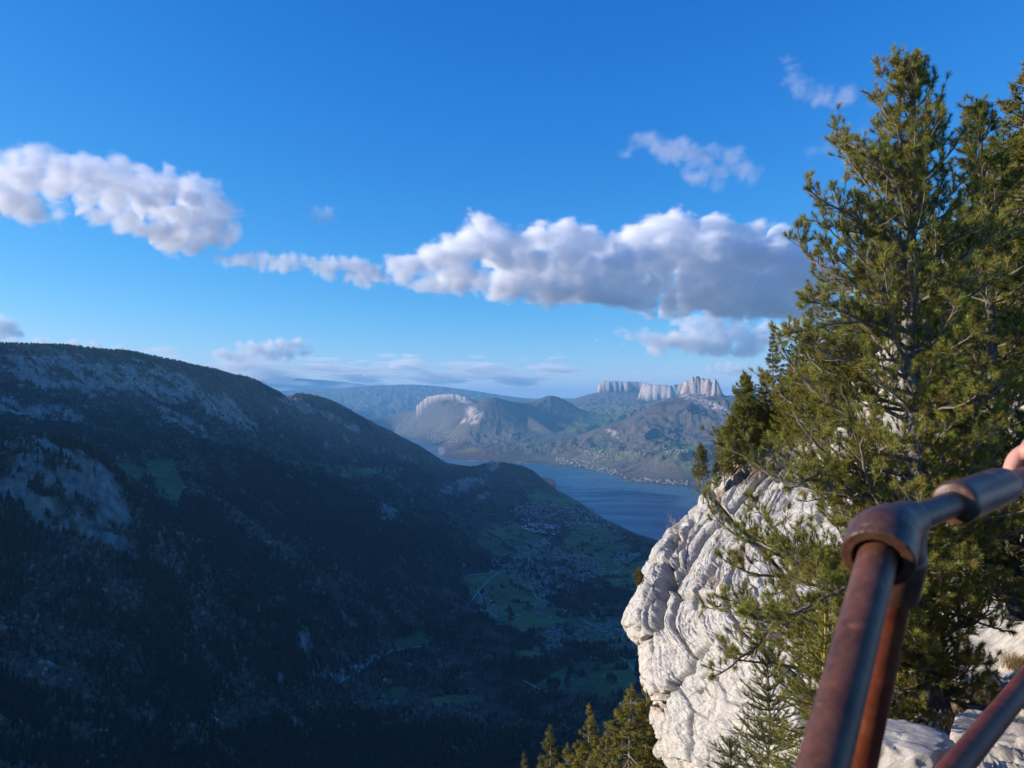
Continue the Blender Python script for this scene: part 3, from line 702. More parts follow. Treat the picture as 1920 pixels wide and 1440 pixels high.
# ================================================================ CLOUDS (volumes of water droplets, kilometres away)
def cloud_material(name, dens):
    m = bpy.data.materials.new(name); m.use_nodes = True; t = m.node_tree; t.nodes.clear()
    v = N(t, 'ShaderNodeVolumePrincipled'); v.inputs['Color'].default_value = (1, 1, 1, 1); v.inputs['Density'].default_value = dens; v.inputs['Anisotropy'].default_value = .0
    o = N(t, 'ShaderNodeOutputMaterial'); t.links.new(v.outputs[0], o.inputs['Volume']); return m
m_cloud = cloud_material('cloud_droplets', .012)
m_wisp = cloud_material('cloud_wisp_droplets', .0038)
m_faint = cloud_material('cloud_veil_droplets', .0012)
m_far = cloud_material('far_cloud_droplets', .004)
m_strat = cloud_material('stratus_droplets', .0010)
def gn(name):
    g = bpy.data.node_groups.new(name, 'GeometryNodeTree')
    g.interface.new_socket(name='Geometry', in_out='INPUT', socket_type='NodeSocketGeometry'); g.interface.new_socket(name='Geometry', in_out='OUTPUT', socket_type='NodeSocketGeometry')
    return g
def make_cloud(label, blobs, mat, voxel, nscale, ero=1.0, flat=None, group=None, seed=0, sub=7, soft=.45, zs=1.0, name='cumulus_cloud', grow=1.12):
    """blobs: (px, py, distance, radius in px[, squash]); a point cloud of puffs, turned into a droplet density on a grid"""
    rg = np.random.default_rng(seed + 5); C = []; R = []
    for bl in blobs:
        px, py, r, rp = bl[:4]; sq = bl[4] if len(bl) > 4 else .8
        c = np.array(at(px, py, r)); rr = rp / F * r * grow; C.append(c); R.append(rr)
        for k in range(sub):
            d = rg.normal(size=3); d /= np.linalg.norm(d); d[2] = abs(d[2]) * .8 if rg.random() < .6 else d[2] * .5
            C.append(c + d * rr * rg.uniform(.45, .95) * np.array([1.1, 1.1, sq])); R.append(rr * rg.uniform(.3, .6))
    C = np.array(C); R = np.array(R); cen = C.mean(0); C[:, 2] = cen[2] + (C[:, 2] - cen[2]) / zs
    me = bpy.data.meshes.new('cumulus_cloud'); me.from_pydata([tuple(c - cen) for c in C], [], [])
    a_ = me.attributes.new('puff', 'FLOAT', 'POINT'); a_.data.foreach_set('value', R.astype(np.float32))
    o = link(bpy.data.objects.new(name, me)); o.location = cen; o.scale = (1, 1, zs)
    lo = (C - cen - R[:, None] * 1.35 - 0.3 / nscale).min(0); hi = (C - cen + R[:, None] * 1.35 + 0.3 / nscale).max(0)
    zb = None
    if flat is not None: zb = flat - cen[2]; lo[2] = max(lo[2], zb - voxel * 3)
    g = gn('cloud_grid'); nn = g.nodes; ll = g.links
    gi = nn.new('NodeGroupInput'); go = nn.new('NodeGroupOutput')
    pos = nn.new('GeometryNodeInputPosition')
    def mt(op, a, b=None):
        n = nn.new('ShaderNodeMath'); n.operation = op
        for k, v in enumerate((a, b)):
            if v is None: continue
            if hasattr(v, 'node'): ll.new(v, n.inputs[k])
            else: n.inputs[k].default_value = v
        return n.outputs[0]
    def nz(scale, det, rough, off):
        n = nn.new('ShaderNodeTexNoise'); n.inputs['Scale'].default_value = scale; n.inputs['Detail'].default_value = det; n.inputs['Roughness'].default_value = rough
        vz = nn.new('ShaderNodeVectorMath'); vz.operation = 'MULTIPLY'; ll.new(pos.outputs[0], vz.inputs[0]); vz.inputs[1].default_value = (.85, .85, 1.55); va = nn.new('ShaderNodeVectorMath'); va.operation = 'ADD'; ll.new(vz.outputs[0], va.inputs[0]); va.inputs[1].default_value = (off, off * 1.7 + seed * 977, off * .3); ll.new(va.outputs[0], n.inputs['Vector']); return n
    Lc = float(.45 / nscale * .5)
    # distance to puffs, measured from a warped position
    wn = nz(nscale * .8, 2, .5, 300)
    vs = nn.new('ShaderNodeVectorMath'); vs.operation = 'SUBTRACT'; ll.new(wn.outputs['Color'], vs.inputs[0]); vs.inputs[1].default_value = (.5, .5, .5)
    vm = nn.new('ShaderNodeVectorMath'); vm.operation = 'SCALE'; ll.new(vs.outputs[0], vm.inputs[0]); vm.inputs['Scale'].default_value = .55 / nscale * ero
    wp = nn.new('ShaderNodeVectorMath'); wp.operation = 'ADD'; ll.new(pos.outputs[0], wp.inputs[0]); ll.new(vm.outputs[0], wp.inputs[1])
    best = None
    # several nearest queries are not available: use one nearest per size class
    m2p = nn.new('GeometryNodeMeshToPoints'); ll.new(gi.outputs[0], m2p.inputs[0])
    att = nn.new('GeometryNodeInputNamedAttribute'); att.data_type = 'FLOAT'; att.inputs['Name'].default_value = 'puff'
    edges = np.quantile(R, [0, .33, .66, 1.0]); 
    for k in range(3):
        sepg = nn.new('GeometryNodeSeparateGeometry'); sepg.domain = 'POINT'; ll.new(m2p.outputs[0], sepg.inputs[0])
        hi_ = mt('LESS_THAN', att.outputs[0], float(edges[k + 1]) + (1 if k == 2 else 0)); lo_ = mt('GREATER_THAN', att.outputs[0], float(edges[k]) - (.5 if k == 0 else 0))
        ll.new(mt('MULTIPLY', hi_, lo_), sepg.inputs['Selection'])
        sn = nn.new('GeometryNodeSampleNearest'); ll.new(sepg.outputs[0], sn.inputs[0]); ll.new(wp.outputs[0], sn.inputs['Sample Position'])
        def samp(field, typ):
            si = nn.new('GeometryNodeSampleIndex'); si.data_type = typ; ll.new(sepg.outputs[0], si.inputs[0]); ll.new(field, si.inputs['Value']); ll.new(sn.outputs[0], si.inputs['Index']); return si.outputs[0]
        pp = samp(pos.outputs[0], 'FLOAT_VECTOR'); rr_ = samp(att.outputs[0], 'FLOAT')
        dv = nn.new('ShaderNodeVectorMath'); dv.operation = 'DISTANCE'; ll.new(pp, dv.inputs[0]); ll.new(wp.outputs[0], dv.inputs[1])
        f = mt('DIVIDE', mt('SUBTRACT', rr_, dv.outputs['Value']), Lc)
        best = f if best is None else mt('MAXIMUM', best, f)
    n1 = nz(nscale * 1.7, 9, .70, 0)
    s = mt('ADD', best, mt('MULTIPLY', mt('SUBTRACT', n1.outputs[0], .50), 4.2 * ero))
    d = mt('DIVIDE', s, soft); d = mt('MINIMUM', mt('MAXIMUM', d, 0.0), 1.0)
    if zb is not None:
        sx = nn.new('ShaderNodeSeparateXYZ'); ll.new(wp.outputs[0], sx.inputs[0])
        d = mt('MULTIPLY', d, mt('MINIMUM', mt('MAXIMUM', mt('DIVIDE', mt('SUBTRACT', sx.outputs[2], zb), voxel * 5), 0.0), 1.0))
    vc = nn.new('GeometryNodeVolumeCube'); ll.new(d, vc.inputs['Density']); vc.inputs['Min'].default_value = tuple(lo); vc.inputs['Max'].default_value = tuple(hi)
    for nm, a, b in (('Resolution X', lo[0], hi[0]), ('Resolution Y', lo[1], hi[1]), ('Resolution Z', lo[2], hi[2])): vc.inputs[nm].default_value = max(4, int((b - a) / voxel))
    sm = nn.new('GeometryNodeSetMaterial'); ll.new(vc.outputs[0], sm.inputs[0]); sm.inputs['Material'].default_value = mat; ll.new(sm.outputs[0], go.inputs[0])
    md = o.modifiers.new('droplets', 'NODES'); md.node_group = g
    me.materials.append(mat)
    return tag(o, label, 'cloud', group, 'stuff')

def row(lst, r0, r1=None):
    """puffs with the distance running evenly from r0 to r1 with px"""
    x0, x1 = min(p[0] for p in lst), max(p[0] for p in lst) + 1; r1 = r1 or r0
    return [(p[0], p[1], r0 + (r1 - r0) * (p[0] - x0) / (x1 - x0), p[2]) for p in lst]
make_cloud('great long white cloud with grey belly hanging over the lake', row([
  (740,500,20),(770,495,26),(810,492,32),(850,480,34),(880,455,32),(905,438,28),(945,450,30),(930,485,42),(985,460,32),(990,495,45),(1020,448,32),(1060,455,36),(1060,495,45),(1105,470,34),(1130,495,48),(1165,475,34),
  (1195,445,32),(1200,490,50),(1228,425,28),(1262,418,26),(1290,435,32),(1270,480,60),(1340,450,38),(1350,500,60),(1400,450,34),(1420,500,60),(1450,470,40),(1480,510,50),(1530,520,50),
  (760,520,22),(795,522,22),(830,522,26),(865,522,28),(900,524,28),(930,526,30),(960,528,32),(995,530,32),(1030,532,34),(1065,535,34),(1100,538,36),(1140,542,38),(1180,546,38),(1220,550,38),(1260,554,40),(1300,556,42),(1340,560,40),(1380,562,40),(1420,565,38),(1460,568,36),(1500,570,36),(700,520,16),(730,528,16),
  (1100,510,46),(1160,520,46),(1230,520,50),(1310,530,50),(1390,535,50),(1450,540,46)], 7300, 10200),
  m_cloud, 15, 1 / 560, 1.12, seed=1, soft=.8)
make_cloud('narrow ragged cloud trailing off to the left of the great cloud', row([(412,481,10),(430,484,12),(450,486,14),(470,489,16),(490,490,18),(510,493,18),(530,495,17),(550,495,14),(570,493,12),(588,500,13),(606,500,15),(625,498,19),(645,498,19),(662,498,20),(680,502,19),(650,518,15),(670,524,14),(692,527,15),(705,510,18),(620,512,12)], 6800, 7200), m_cloud, 15, 1 / 260, 1.0, seed=2, soft=.8)
make_cloud('broad ragged cloud with bright crown reaching in from the left', row([
  (-40,350,46),(0,370,42),(45,335,36),(30,300,18),(70,300,26),(100,315,30),(110,350,32),(35,385,28),(150,330,30),(165,365,34),(205,340,30),(210,380,36),(250,345,34),(265,385,42),(300,360,34),(330,395,46),(360,365,30),
  (395,375,28),(385,400,42),(340,425,36),(295,420,32),(235,410,28),(415,440,22),(400,430,34),(370,445,22),(320,445,20),(265,425,20),(190,405,20),(410,395,28),(100,395,14),(70,405,12),(-60,390,36)], 6400, 6900), m_cloud, 13, 1 / 430, 1.15, seed=3, soft=.95)
make_cloud('small flat based cloud low above the left mountain ridge', row([(405,664,8),(425,662,11),(450,660,14),(475,656,17),(500,651,18),(525,647,18),(550,648,17),(570,654,13),(540,662,14),(500,664,13),(460,666,11),(580,650,9),(520,664,12)], 24000), m_far, 60, 1 / 900, 1.0, seed=4)
make_cloud('cloud with grey base cut by the left edge above the ridge', row([(0,605,16),(15,615,16),(-20,610,24),(35,622,9),(5,628,12)], 20000), m_far, 60, 1 / 900, 1.0, seed=5)
make_cloud('line of low white cloud just peeping over the left ridge', row([(-20,640,12),(30,640,9),(80,645,9),(130,648,9),(180,651,8),(225,656,8),(265,660,6)], 34000), m_far, 90, 1 / 1300, 1.0, seed=6)
make_cloud('bank of small white clouds beneath the great cloud near the pine', row([
  (1180,632,15),(1205,630,18),(1230,645,20),(1270,640,20),(1295,608,20),(1315,615,24),(1310,640,26),(1345,612,18),(1350,640,26),(1385,622,20),(1400,645,24),(1430,615,20),(1450,635,24),(1480,625,24),(1240,663,9),(1290,658,14)], 17000, 18500), m_far, 55, 1 / 900, 1.0, seed=7)
make_cloud('little low cloud between the far cliffs and the dark firs', row([(1335,697,8),(1355,692,9),(1380,690,10),(1400,695,10),(1425,693,9),(1370,700,8)], 33000), m_far, 90, 1 / 1400, 1.0, seed=8)
make_cloud('thin grey cloud shred at the left tip of the small cloud bank', row([(1095,639,4),(1115,640,5),(1140,643,6),(1165,645,5)], 18000), m_wisp, 60, 1 / 500, 1.0, seed=9, zs=.6)
make_cloud('thin lilac cloud veil high above the great cloud', row([(1185,282,12),(1200,270,12),(1218,262,15),(1235,270,20),(1250,285,18),(1265,285,22),(1270,262,10),(1300,300,24),(1330,310,26),(1365,290,18),(1380,315,22),(1410,332,14),(1300,332,18),(1340,335,16),(1245,295,14),(1280,262,14),(1290,280,22),(1315,325,20),(1350,320,26),(1395,320,22),(1320,290,24),(1375,300,22)], 5600), m_wisp, 16, 1 / 260, 1.15, seed=10, soft=.9)
make_cloud('thin lilac cloud veil highest in the sky left of the pine top', row([(1474,115,10),(1480,132,13),(1490,150,15),(1502,168,17),(1520,172,18),(1538,180,20),(1556,186,20),(1575,192,18),(1592,170,14),(1592,186,14),(1562,202,14)], 5200), m_wisp, 14, 1 / 220, 1.1, seed=11, soft=1.0)
make_cloud('faint cloud veil fading out beside the upper pine', row([(1530,285,14),(1560,270,16),(1590,275,22),(1620,250,20),(1640,190,14),(1600,300,18)], 5400), m_faint, 18, 1 / 220, 1.1, seed=12, soft=1.0)
make_cloud('tiny cloud tuft alone in the middle sky', row([(594,398,13),(604,404,16),(612,402,15),(602,414,13),(618,404,11)], 6500), m_wisp, 12, 1 / 170, 1.1, seed=13, soft=.8)
make_cloud('faint streak of cloud beside the tiny tuft', row([(500,380,7),(515,395,8),(525,385,5)], 6500), m_faint, 14, 1 / 150, 1.1, seed=14, soft=.9)
make_cloud('long flat veil of stratus over the far horizon', row([(x + 9 * math.sin(x * 1.7), 697 + 12 * math.sin(x * .9) + max(0, x - 500) * .012, 40 + 14 * math.sin(x * .37)) for x in range(180, 1050, 22)], 47000, 47000), m_strat, 130, 1 / 4200, .85, seed=15, zs=.2, soft=1.2, name='stratus_cloud')
make_cloud('upper bright streak of stratus above the blue far hills', row([(x, 684 + 4 * math.sin(x * .5) + (x - 400) * .035, 22 + 7 * math.sin(x * .23)) for x in range(330, 1000, 24)], 43000, 43000), m_strat, 110, 1 / 3000, .9, seed=17, zs=.16, soft=.8, name='stratus_cloud')
make_cloud('thin streaks of cloud above the far white cliffs', row([(1060,692,7),(1085,694,5),(1110,700,6),(1150,697,7),(1190,698,9),(1230,700,9),(1260,702,7)], 40000), m_strat, 110, 1 / 1800, 1.0, seed=16, zs=.3, soft=.6, name='stratus_cloud')
# contrail
p0, p1 = at(352, 178, 26000), at(398, 190, 26000); k = 14; V = []
for q in range(k):
    c = p0.lerp(p1, q / (k - 1)); w_ = (8 + 14 * (q / (k - 1))) * (.01 if q in (0, k - 1) else 1)
    for s_ in range(6): V.append(c + Vector((math.cos(s_ * 1.047) * w_, 0, math.sin(s_ * 1.047) * w_)))
m_tr = cloud_material('ice_trail', .05)
tag(np_mesh('contrail', V, grid_faces(k, 6, True), m_tr), 'short thin white contrail high in the blue upper left', 'contrail')
# ================================================================ NEAR ROCK AND GROUND (surfaces given by sight lines and distances)
def view_patch(rows, right, ctrl, nr, nc, edge_round=0.0, edge_px=40.0, back=None, gamma=1.0):
    """rows: (py, left px) outline of a surface; right: its right px; ctrl: (px, py, distance).
    Returns vertex grid (nr, nc + back columns, 3) and the px, py it was made from."""
    rows = np.array(rows, float); py = np.linspace(rows[0, 0], rows[-1, 0], nr); L = np.interp(py, rows[:, 0], rows[:, 1])
    u = np.linspace(0, 1, nc) ** gamma
    PXg = L[:, None] + (right - L[:, None]) * u[None]; PYg = np.repeat(py[:, None], nc, 1)
    tp = TPS([(a / 500, b / 500) for a, b, c in ctrl], [math.log(c) for a, b, c in ctrl], 1e-4)
    R = np.exp(tp(np.stack([PXg.ravel() / 500, PYg.ravel() / 500], 1))).reshape(nr, nc)
    s = np.clip((PXg - L[:, None]) / edge_px, 0, 1)
    R = R * (1 + edge_round * (1 - np.sqrt(1 - (1 - s) ** 2)))
    X = (PXg - 960) / F; Y = (720 - PYg) / F; fy = cp - Y * sp_; zz = Y * cp + sp_; k = R / np.hypot(X, fy)
    G = np.stack([X * k, fy * k, zz * k], -1)
    if back is not None:
        cols = []; e = G[:, 0]; a = np.arctan2(e[:, 0], e[:, 1])
        for bk, rt, dn in back[::-1]:
            cols.append(e + np.stack([np.sin(a) * bk + np.cos(a) * rt, np.cos(a) * bk - np.sin(a) * rt, np.full(nr, -dn)], -1))
        G = np.concatenate([np.stack(cols, 1), G], 1)
    return G, PXg, PYg
def grid_normals(G):
    du = np.gradient(G, axis=1); dv = np.gradient(G, axis=0); n = np.cross(dv, du)
    n /= np.linalg.norm(n, axis=-1, keepdims=True) + 1e-9
    s = np.sign((n * -G).sum(-1, keepdims=True)); s[s == 0] = 1
    # keep one orientation for the whole sheet
    return n * np.sign(np.median(s))

CR_ROWS = [(640,1660),(680,1625),(700,1600),(735,1570),(760,1540),(778,1500),(792,1480),(803,1455),(812,1440),(830,1415),(850,1392),(866,1372),(884,1360),(900,1338),(918,1330),(936,1312),(952,1306),(970,1290),(988,1278),(1004,1258),(1022,1248),(1042,1232),(1060,1226),(1085,1214),(1110,1203),(1130,1190),(1150,1180),
           (1168,1175),(1190,1182),(1208,1200),(1225,1197),(1250,1196),(1275,1200),(1292,1204),(1306,1218),(1318,1222),(1332,1214),(1350,1213),(1372,1222),(1390,1222),(1410,1230),(1425,1238),(1450,1255),(1520,1290),(1600,1330),(1700,1380)]
CR_CTRL = [(1660,640,62),(1600,700,66),(1480,792,72),(1440,812,72),(1392,850,70),(1308,950,66),(1248,1020,62),(1180,1150,56),(1196,1240,52),(1207,1300,49),(1220,1385,46),(1255,1450,44),(1330,1600,38),
           (1500,850,66),(1420,950,58),(1350,1050,54),(1300,1150,50),(1300,1250,45),(1320,1350,41),(1350,1450,37),(1560,900,52),(1500,1050,44),(1450,1200,36),(1450,1350,31),(1600,1100,34),(1560,1300,27),
           (1740,700,60),(1740,850,48),(1740,1000,36),(1740,1150,27),(1740,1350,21),(1740,1650,17),(1650,1500,21),(1500,1650,25)]
CG, CPX, CPY = view_patch(CR_ROWS, 1760, CR_CTRL, 820, 560, .085, 55, back=[(1.0, .1, 0), (2.5, .5, .1), (5, 1.6, .3), (9, 4, .6), (15, 9, 1.5), (24, 18, 3), (34, 34, 6)], gamma=1.15)
nb = CG.shape[1] - CPX.shape[1]
CN = grid_normals(CG)
# bedding runs parallel to the leaning left edge: metres along it, metres across it
Ls = np.interp(CPY[:, 0], [p[0] for p in CR_ROWS], [p[1] for p in CR_ROWS]); kk = np.hanning(91); kk /= kk.sum(); Ls = np.convolve(np.pad(Ls, 45, mode='edge'), kk, 'valid')
Rg = np.linalg.norm(CG, axis=2); cx_ = np.zeros(CG.shape[:2]); cx_[:, nb:] = CPX - Ls[:, None]; cx_[:, :nb] = -np.arange(nb, 0, -1)[None] * 30
sl_ = np.hypot(np.gradient(Ls), np.gradient(CPY[:, 0])); arc = np.cumsum(sl_)
qs = np.repeat((arc * 58 / F)[:, None], CG.shape[1], 1).ravel(); qc = (cx_ * Rg / F).ravel() * 1.5
d1 = np.array(at(1205, 1130, 56) - at(1400, 840, 68)); d1 /= np.linalg.norm(d1)
nf = np.array([-.95, -.3, .1]); nf /= np.linalg.norm(nf); d2 = np.cross(d1, nf); d2 /= np.linalg.norm(d2); nf = np.cross(d2, d1)
Pq = CG.reshape(-1, 3); q = np.stack([qs, qc, np.zeros_like(qs)], 1)
w1 = fbm2(qs / 6, qc / 3.5, 4, 101.0, .4) * .8; w2 = fbm2(qs / 5, qc / 3, 3, 107.0) * 1.2
u1, v1 = qc + w1, qs + w2
big = fbm2(u1 * .42, v1 * .07, 4, 111.0, .5, True); slab = fbm2(u1 * .20, v1 * .05, 3, 113.0, .45)
runn = fbm2(u1 * 1.9, v1 * .34, 5, 117.0, .58, True)
block = fbm2(u1 * .7, v1 * .14, 2, 121.0); block = np.round(block * 3.5) / 3.5
fine_ = fbm2(u1 * 5, v1 * 2.6, 4, 123.0, .62)
crk = sstep(.80, .95, fbm2(u1 * .36, v1 * .07, 2, 127.0, .3, True)) + .6 * sstep(.84, .96, fbm2(u1 * .9 + v1 * .2, v1 * .16, 2, 131.0, .3, True))
v0, t0_, e0 = cells2(u1 * .22, v1 * .075, 3); v1_, t1_, e1_ = cells2(u1 * .62 + 5, v1 * .20, 5); v2_, t2_, e2_ = cells2(u1 * 1.7 + 9, v1 * .75, 7)
plates = .85 * v0 + .9 * t0_ + .17 * v1_ + .25 * t1_ + .05 * v2_ + .08 * t2_
seams = .55 * np.exp(-(e0 / .03) ** 2) + .18 * np.exp(-(e1_ / .04) ** 2) * (v1_ > -.3) + .07 * np.exp(-(e2_ / .09) ** 2)
disp = 1.0 * slab + .35 * (big - .5) + .10 * (runn - .5) + plates * .8 + .08 * fine_ - seams - .25 * crk
CRACKS = [([(1328,915),(1340,942),(1375,975),(1405,1005),(1440,1045),(1465,1092),(1480,1110)], 3.2, .8), ([(1300,968),(1285,1012),(1262,1052),(1244,1100),(1232,1140),(1228,1170),(1210,1200)], 4.0, .9),
          ([(1345,1035),(1312,1080),(1298,1102),(1295,1130)], 2.6, .6), ([(1320,1195),(1290,1232),(1270,1262),(1258,1285),(1235,1310)], 3.6, .8), ([(1345,1180),(1318,1250),(1296,1290)], 2.4, .45),
          ([(1446,826),(1412,868),(1378,905),(1340,945)], 3.2, .6), ([(1480,880),(1445,905),(1405,960)], 3.2, .6), ([(1345,1372),(1325,1402),(1318,1445)], 2.6, .5), ([(1240,1080),(1218,1120),(1205,1150),(1200,1180)], 2.8, .5),
          ([(1275,1010),(1250,1050),(1236,1085)], 2.6, .5), ([(1370,900),(1352,935),(1345,960)], 2.4, .5), ([(1540,790),(1490,840),(1450,880)], 3.5, .7), ([(1400,1100),(1370,1160),(1350,1230),(1345,1300)], 2.6, .4),
          ([(1222,1320),(1245,1318),(1262,1290)], 3.0, .5), ([(1420,1010),(1395,1060),(1385,1110)], 2.2, .4)]
cd = np.zeros(CPX.shape); jx = 5 * fbm2(CPX / 22, CPY / 22, 3, 81.0).reshape(CPX.shape); jy = 5 * fbm2(CPX / 22, CPY / 22, 3, 83.0).reshape(CPX.shape)
for ln, wd_, dp in CRACKS:
    d = seg_dist(CPX + jx, CPY + jy, ln); cd = np.maximum(cd, dp * np.exp(-(d / wd_) ** 2) )
disp = (disp - .45).reshape(CG.shape[:2]); disp[:, nb:] -= cd * 2.2
G2 = CG + CN * disp[..., None]
tint = np.ones((G2.shape[0], G2.shape[1], 3)) * np.array([.55, .505, .44])
warm = sstep(.25, .6, fbm3(q / 2.6 + 61.3, 3).reshape(G2.shape[:2])); tint = tint * (1 - .5 * warm[..., None]) + .5 * warm[..., None] * np.array([.52, .44, .34])
grey = sstep(.1, .5, fbm3(q * np.array([.5, 1.6, 1]) + 91, 4, .6).reshape(G2.shape[:2])); tint = tint * (1 - .42 * grey[..., None]) + .42 * grey[..., None] * np.array([.33, .33, .34])
orange = np.exp(-(((CPX - 1375) / 14) ** 2 + ((CPY - 1035) / 18) ** 2)) + np.exp(-(((CPX - 1230) / 10) ** 2 + ((CPY - 1325) / 14) ** 2)) + .8 * np.exp(-(((CPX - 1395) / 30) ** 2 + ((CPY - 880) / 22) ** 2))
orange = np.clip(orange, 0, .8)[..., None]; tint[:, nb:] = tint[:, nb:] * (1 - orange) + orange * np.array([.50, .34, .22])
crack_shade = (.55 * np.exp(-(e0 / .03) ** 2) + .4 * np.exp(-(e1_ / .03) ** 2) * (v1_ > 0)).reshape(G2.shape[:2]); crack_shade[:, nb:] = np.maximum(crack_shade[:, nb:], np.clip(cd * .9, 0, .75)); tint = tint * (1 - crack_shade[..., None]) + crack_shade[..., None] * np.array([.10, .09, .075])  # seams and cracks darkened in the colour, standing in for shade
st_ = sstep(.15, .5, fbm2(u1 * .8, v1 * .10, 4, 151.0, .6)).reshape(G2.shape[:2]); tint = tint * (1 - .5 * st_[..., None]) + .5 * st_[..., None] * np.array([.30, .29, .28])
# brown earth and grass on the ledge along the top edge
top_ = np.zeros(G2.shape[:2]); top_[:, nb:] = sstep(.35, .7, np.exp(-(seg_dist(CPX + jx * 3, CPY + jy * 3, [(1500,800),(1450,835),(1420,870),(1375,905),(1345,930)]) / 14) ** 2) + .4 * fine_.reshape(G2.shape[:2])[:, nb:])
tint = tint * (1 - top_[..., None] * .8) + top_[..., None] * .8 * np.array([.20, .13, .08])
m_rock, t, b = new_mat('limestone')
ca = N(t, 'ShaderNodeAttribute', attribute_name='tint'); tc_ = N(t, 'ShaderNodeTexCoord')
m0 = N(t, 'ShaderNodeMapping'); t.links.new(tc_.outputs['Object'], m0.inputs['Vector']); m0.inputs['Rotation'].default_value = Matrix((Vector(d1), Vector(d2), Vector(nf))).to_euler()
mp = N(t, 'ShaderNodeMapping'); t.links.new(m0.outputs[0], mp.inputs['Vector']); mp.inputs['Scale'].default_value = (.35, 1.7, 1.2)
n1 = noise_node(t, 1.6, 9, .68, .4, mp.outputs[0]); r1 = ramp(t, n1.outputs['Fac'], [(.3, (.55, .54, .53)), (.52, (1.0, 1.0, 1.0)), (.72, (1.3, 1.28, 1.25))])
n3 = noise_node(t, 9, 6, .7, 0, tc_.outputs['Object']); r3 = ramp(t, n3.outputs['Fac'], [(.32, (.66, .65, .64)), (.5, (1, 1, 1)), (.75, (1.16, 1.15, 1.13))])
t.links.new(mixc(t, 1.0, mixc(t, 1.0, ca.outputs['Color'], r1.outputs['Color'], 'MULTIPLY'), r3.outputs['Color'], 'MULTIPLY'), b.inputs['Base Color'])
b.inputs['Roughness'].default_value = .85; b.inputs['Specular IOR Level'].default_value = .25
n2 = noise_node(t, 3.0, 10, .7, .3, mp.outputs[0]); bm1 = bump(t, n2.outputs['Fac'], b, .6, .10)
n4 = N(t, 'ShaderNodeTexVoronoi', Scale=2.2); n4.feature = 'DISTANCE_TO_EDGE'; t.links.new(mp.outputs[0], n4.inputs['Vector'])
r4 = ramp(t, n4.outputs['Distance'], [(.0, (0, 0, 0)), (.05, (1, 1, 1))]); bump(t, r4.outputs['Color'], b, .35, .05, bm1.outputs[0])
crag = np_mesh('rock_crag', G2.reshape(-1, 3), grid_faces(*G2.shape[:2]), m_rock, smooth=False, colors=tint.reshape(-1, 3))
tag(crag, 'tall pale grey limestone crag split by dark cracks beside the big pine', 'rock face')
def crag_point(px, py):
    """a point on the crag seen at a photograph pixel"""
    d = (CPX - px) ** 2 + (CPY - py) ** 2; i, j = np.unravel_index(np.argmin(d), d.shape); return Vector(G2[i, j + nb])

# ---- wooded hillside above the crag
HS_ROWS = [(230,1985),(350,1905),(450,1830),(550,1715),(600,1650),(660,1580),(720,1520),(780,1480),(860,1452),(960,1430)]
HS_CTRL = [(1985,230,95),(1905,350,90),(1830,450,86),(1715,550,82),(1650,600,80),(1580,660,78),(1520,720,77),(1480,780,75),(1452,860,73),(1430,960,70),
           (2100,300,80),(2100,500,62),(2100,700,45),(2100,900,32),(1800,600,74),(1800,760,62),(1650,760,70),(1650,900,62),(1800,930,50),(2600,300,60),(2600,600,40),(2600,900,25)]
HG, HPX, HPY = view_patch(HS_ROWS, 2600, HS_CTRL, 130, 200, .04, 60, back=[(3, 1, 2), (9, 3, 6), (22, 10, 16), (50, 30, 40)])
HN = grid_normals(HG); qh = HG.reshape(-1, 3)
HG2 = HG + HN * (fbm3(qh / 9, 4, .55, True).reshape(HG.shape[:2]) - .5)[..., None] * 2.2 + HN * (fbm3(qh / 1.6, 3).reshape(HG.shape[:2]))[..., None] * .4
hr = sstep(.38, .6, fbm3(qh / 5 + 3, 4, .55, True).reshape(HG.shape[:2]))
tint = np.array([.12, .10, .06]) * (1 - hr[..., None]) + hr[..., None] * np.array([.5, .46, .4])
hill = np_mesh('hillside', HG2.reshape(-1, 3), grid_faces(*HG2.shape[:2]), m_rock, colors=tint.reshape(-1, 3)); tag(hill, 'steep rocky hillside under the conifers', None, None, 'structure')
HB_ = HG.shape[1] - HPX.shape[1]
def hill_point(px, py):
    d = (HPX - px) ** 2 + (HPY - py) ** 2; i, j = np.unravel_index(np.argmin(d), d.shape); return Vector(HG2[i, j + HB_])

# ---- rocky ground near the railing
NG_ROWS = [(735,1908),(800,1888),(850,1870),(900,1850),(960,1820),(1010,1800),(1060,1790),(1110,1782),(1160,1772),(1210,1752),(1250,1722),(1290,1695),(1340,1615),(1400,1550),(1500,1470),(1700,1380),(2100,1300)]
NG_CTRL = [(1908,735,19),(1888,800,17.5),(1850,900,16),(1800,1010,14.5),(1782,1110,12.8),(1752,1210,11.6),(1695,1290,9.6),(1615,1340,8.0),(1550,1400,7),(1470,1500,5.5),(1380,1700,4.2),(1300,2100,3.2),
           (1900,1000,14),(1900,1100,12.4),(1900,1200,10.9),(1840,1255,10.4),(1850,1275,10.2),(1850,1300,9.2),(1760,1290,9.6),(1740,1345,8.1),(1800,1350,8.3),(1900,1350,7.6),(1800,1400,7.2),(1900,1420,6.3),(1700,1440,6.0),
           (2100,1000,10),(2100,1300,6),(2400,1200,4),(2400,1700,2.2),(1900,1700,3.0),(1650,1700,3.4),(2400,900,7),(1650,2100,2.4),(2400,2100,1.7)]
GG, GPX, GPY = view_patch(NG_ROWS, 2450, NG_CTRL, 420, 420, .05, 40, back=[(.3, .1, .4), (.9, .3, 1.5), (2, 1, 4), (4, 3, 9), (8, 6, 18)], gamma=1.3)
GN_ = grid_normals(GG); qg = GG.reshape(-1, 3); gb = GG.shape[1] - GPX.shape[1]
slabm = np.zeros(GG.shape[:2]); slabm[:, gb:] = in_poly(GPX, GPY, [(1700,1250),(1860,1278),(2000,1290),(2100,900),(1900,700),(1700,700)])
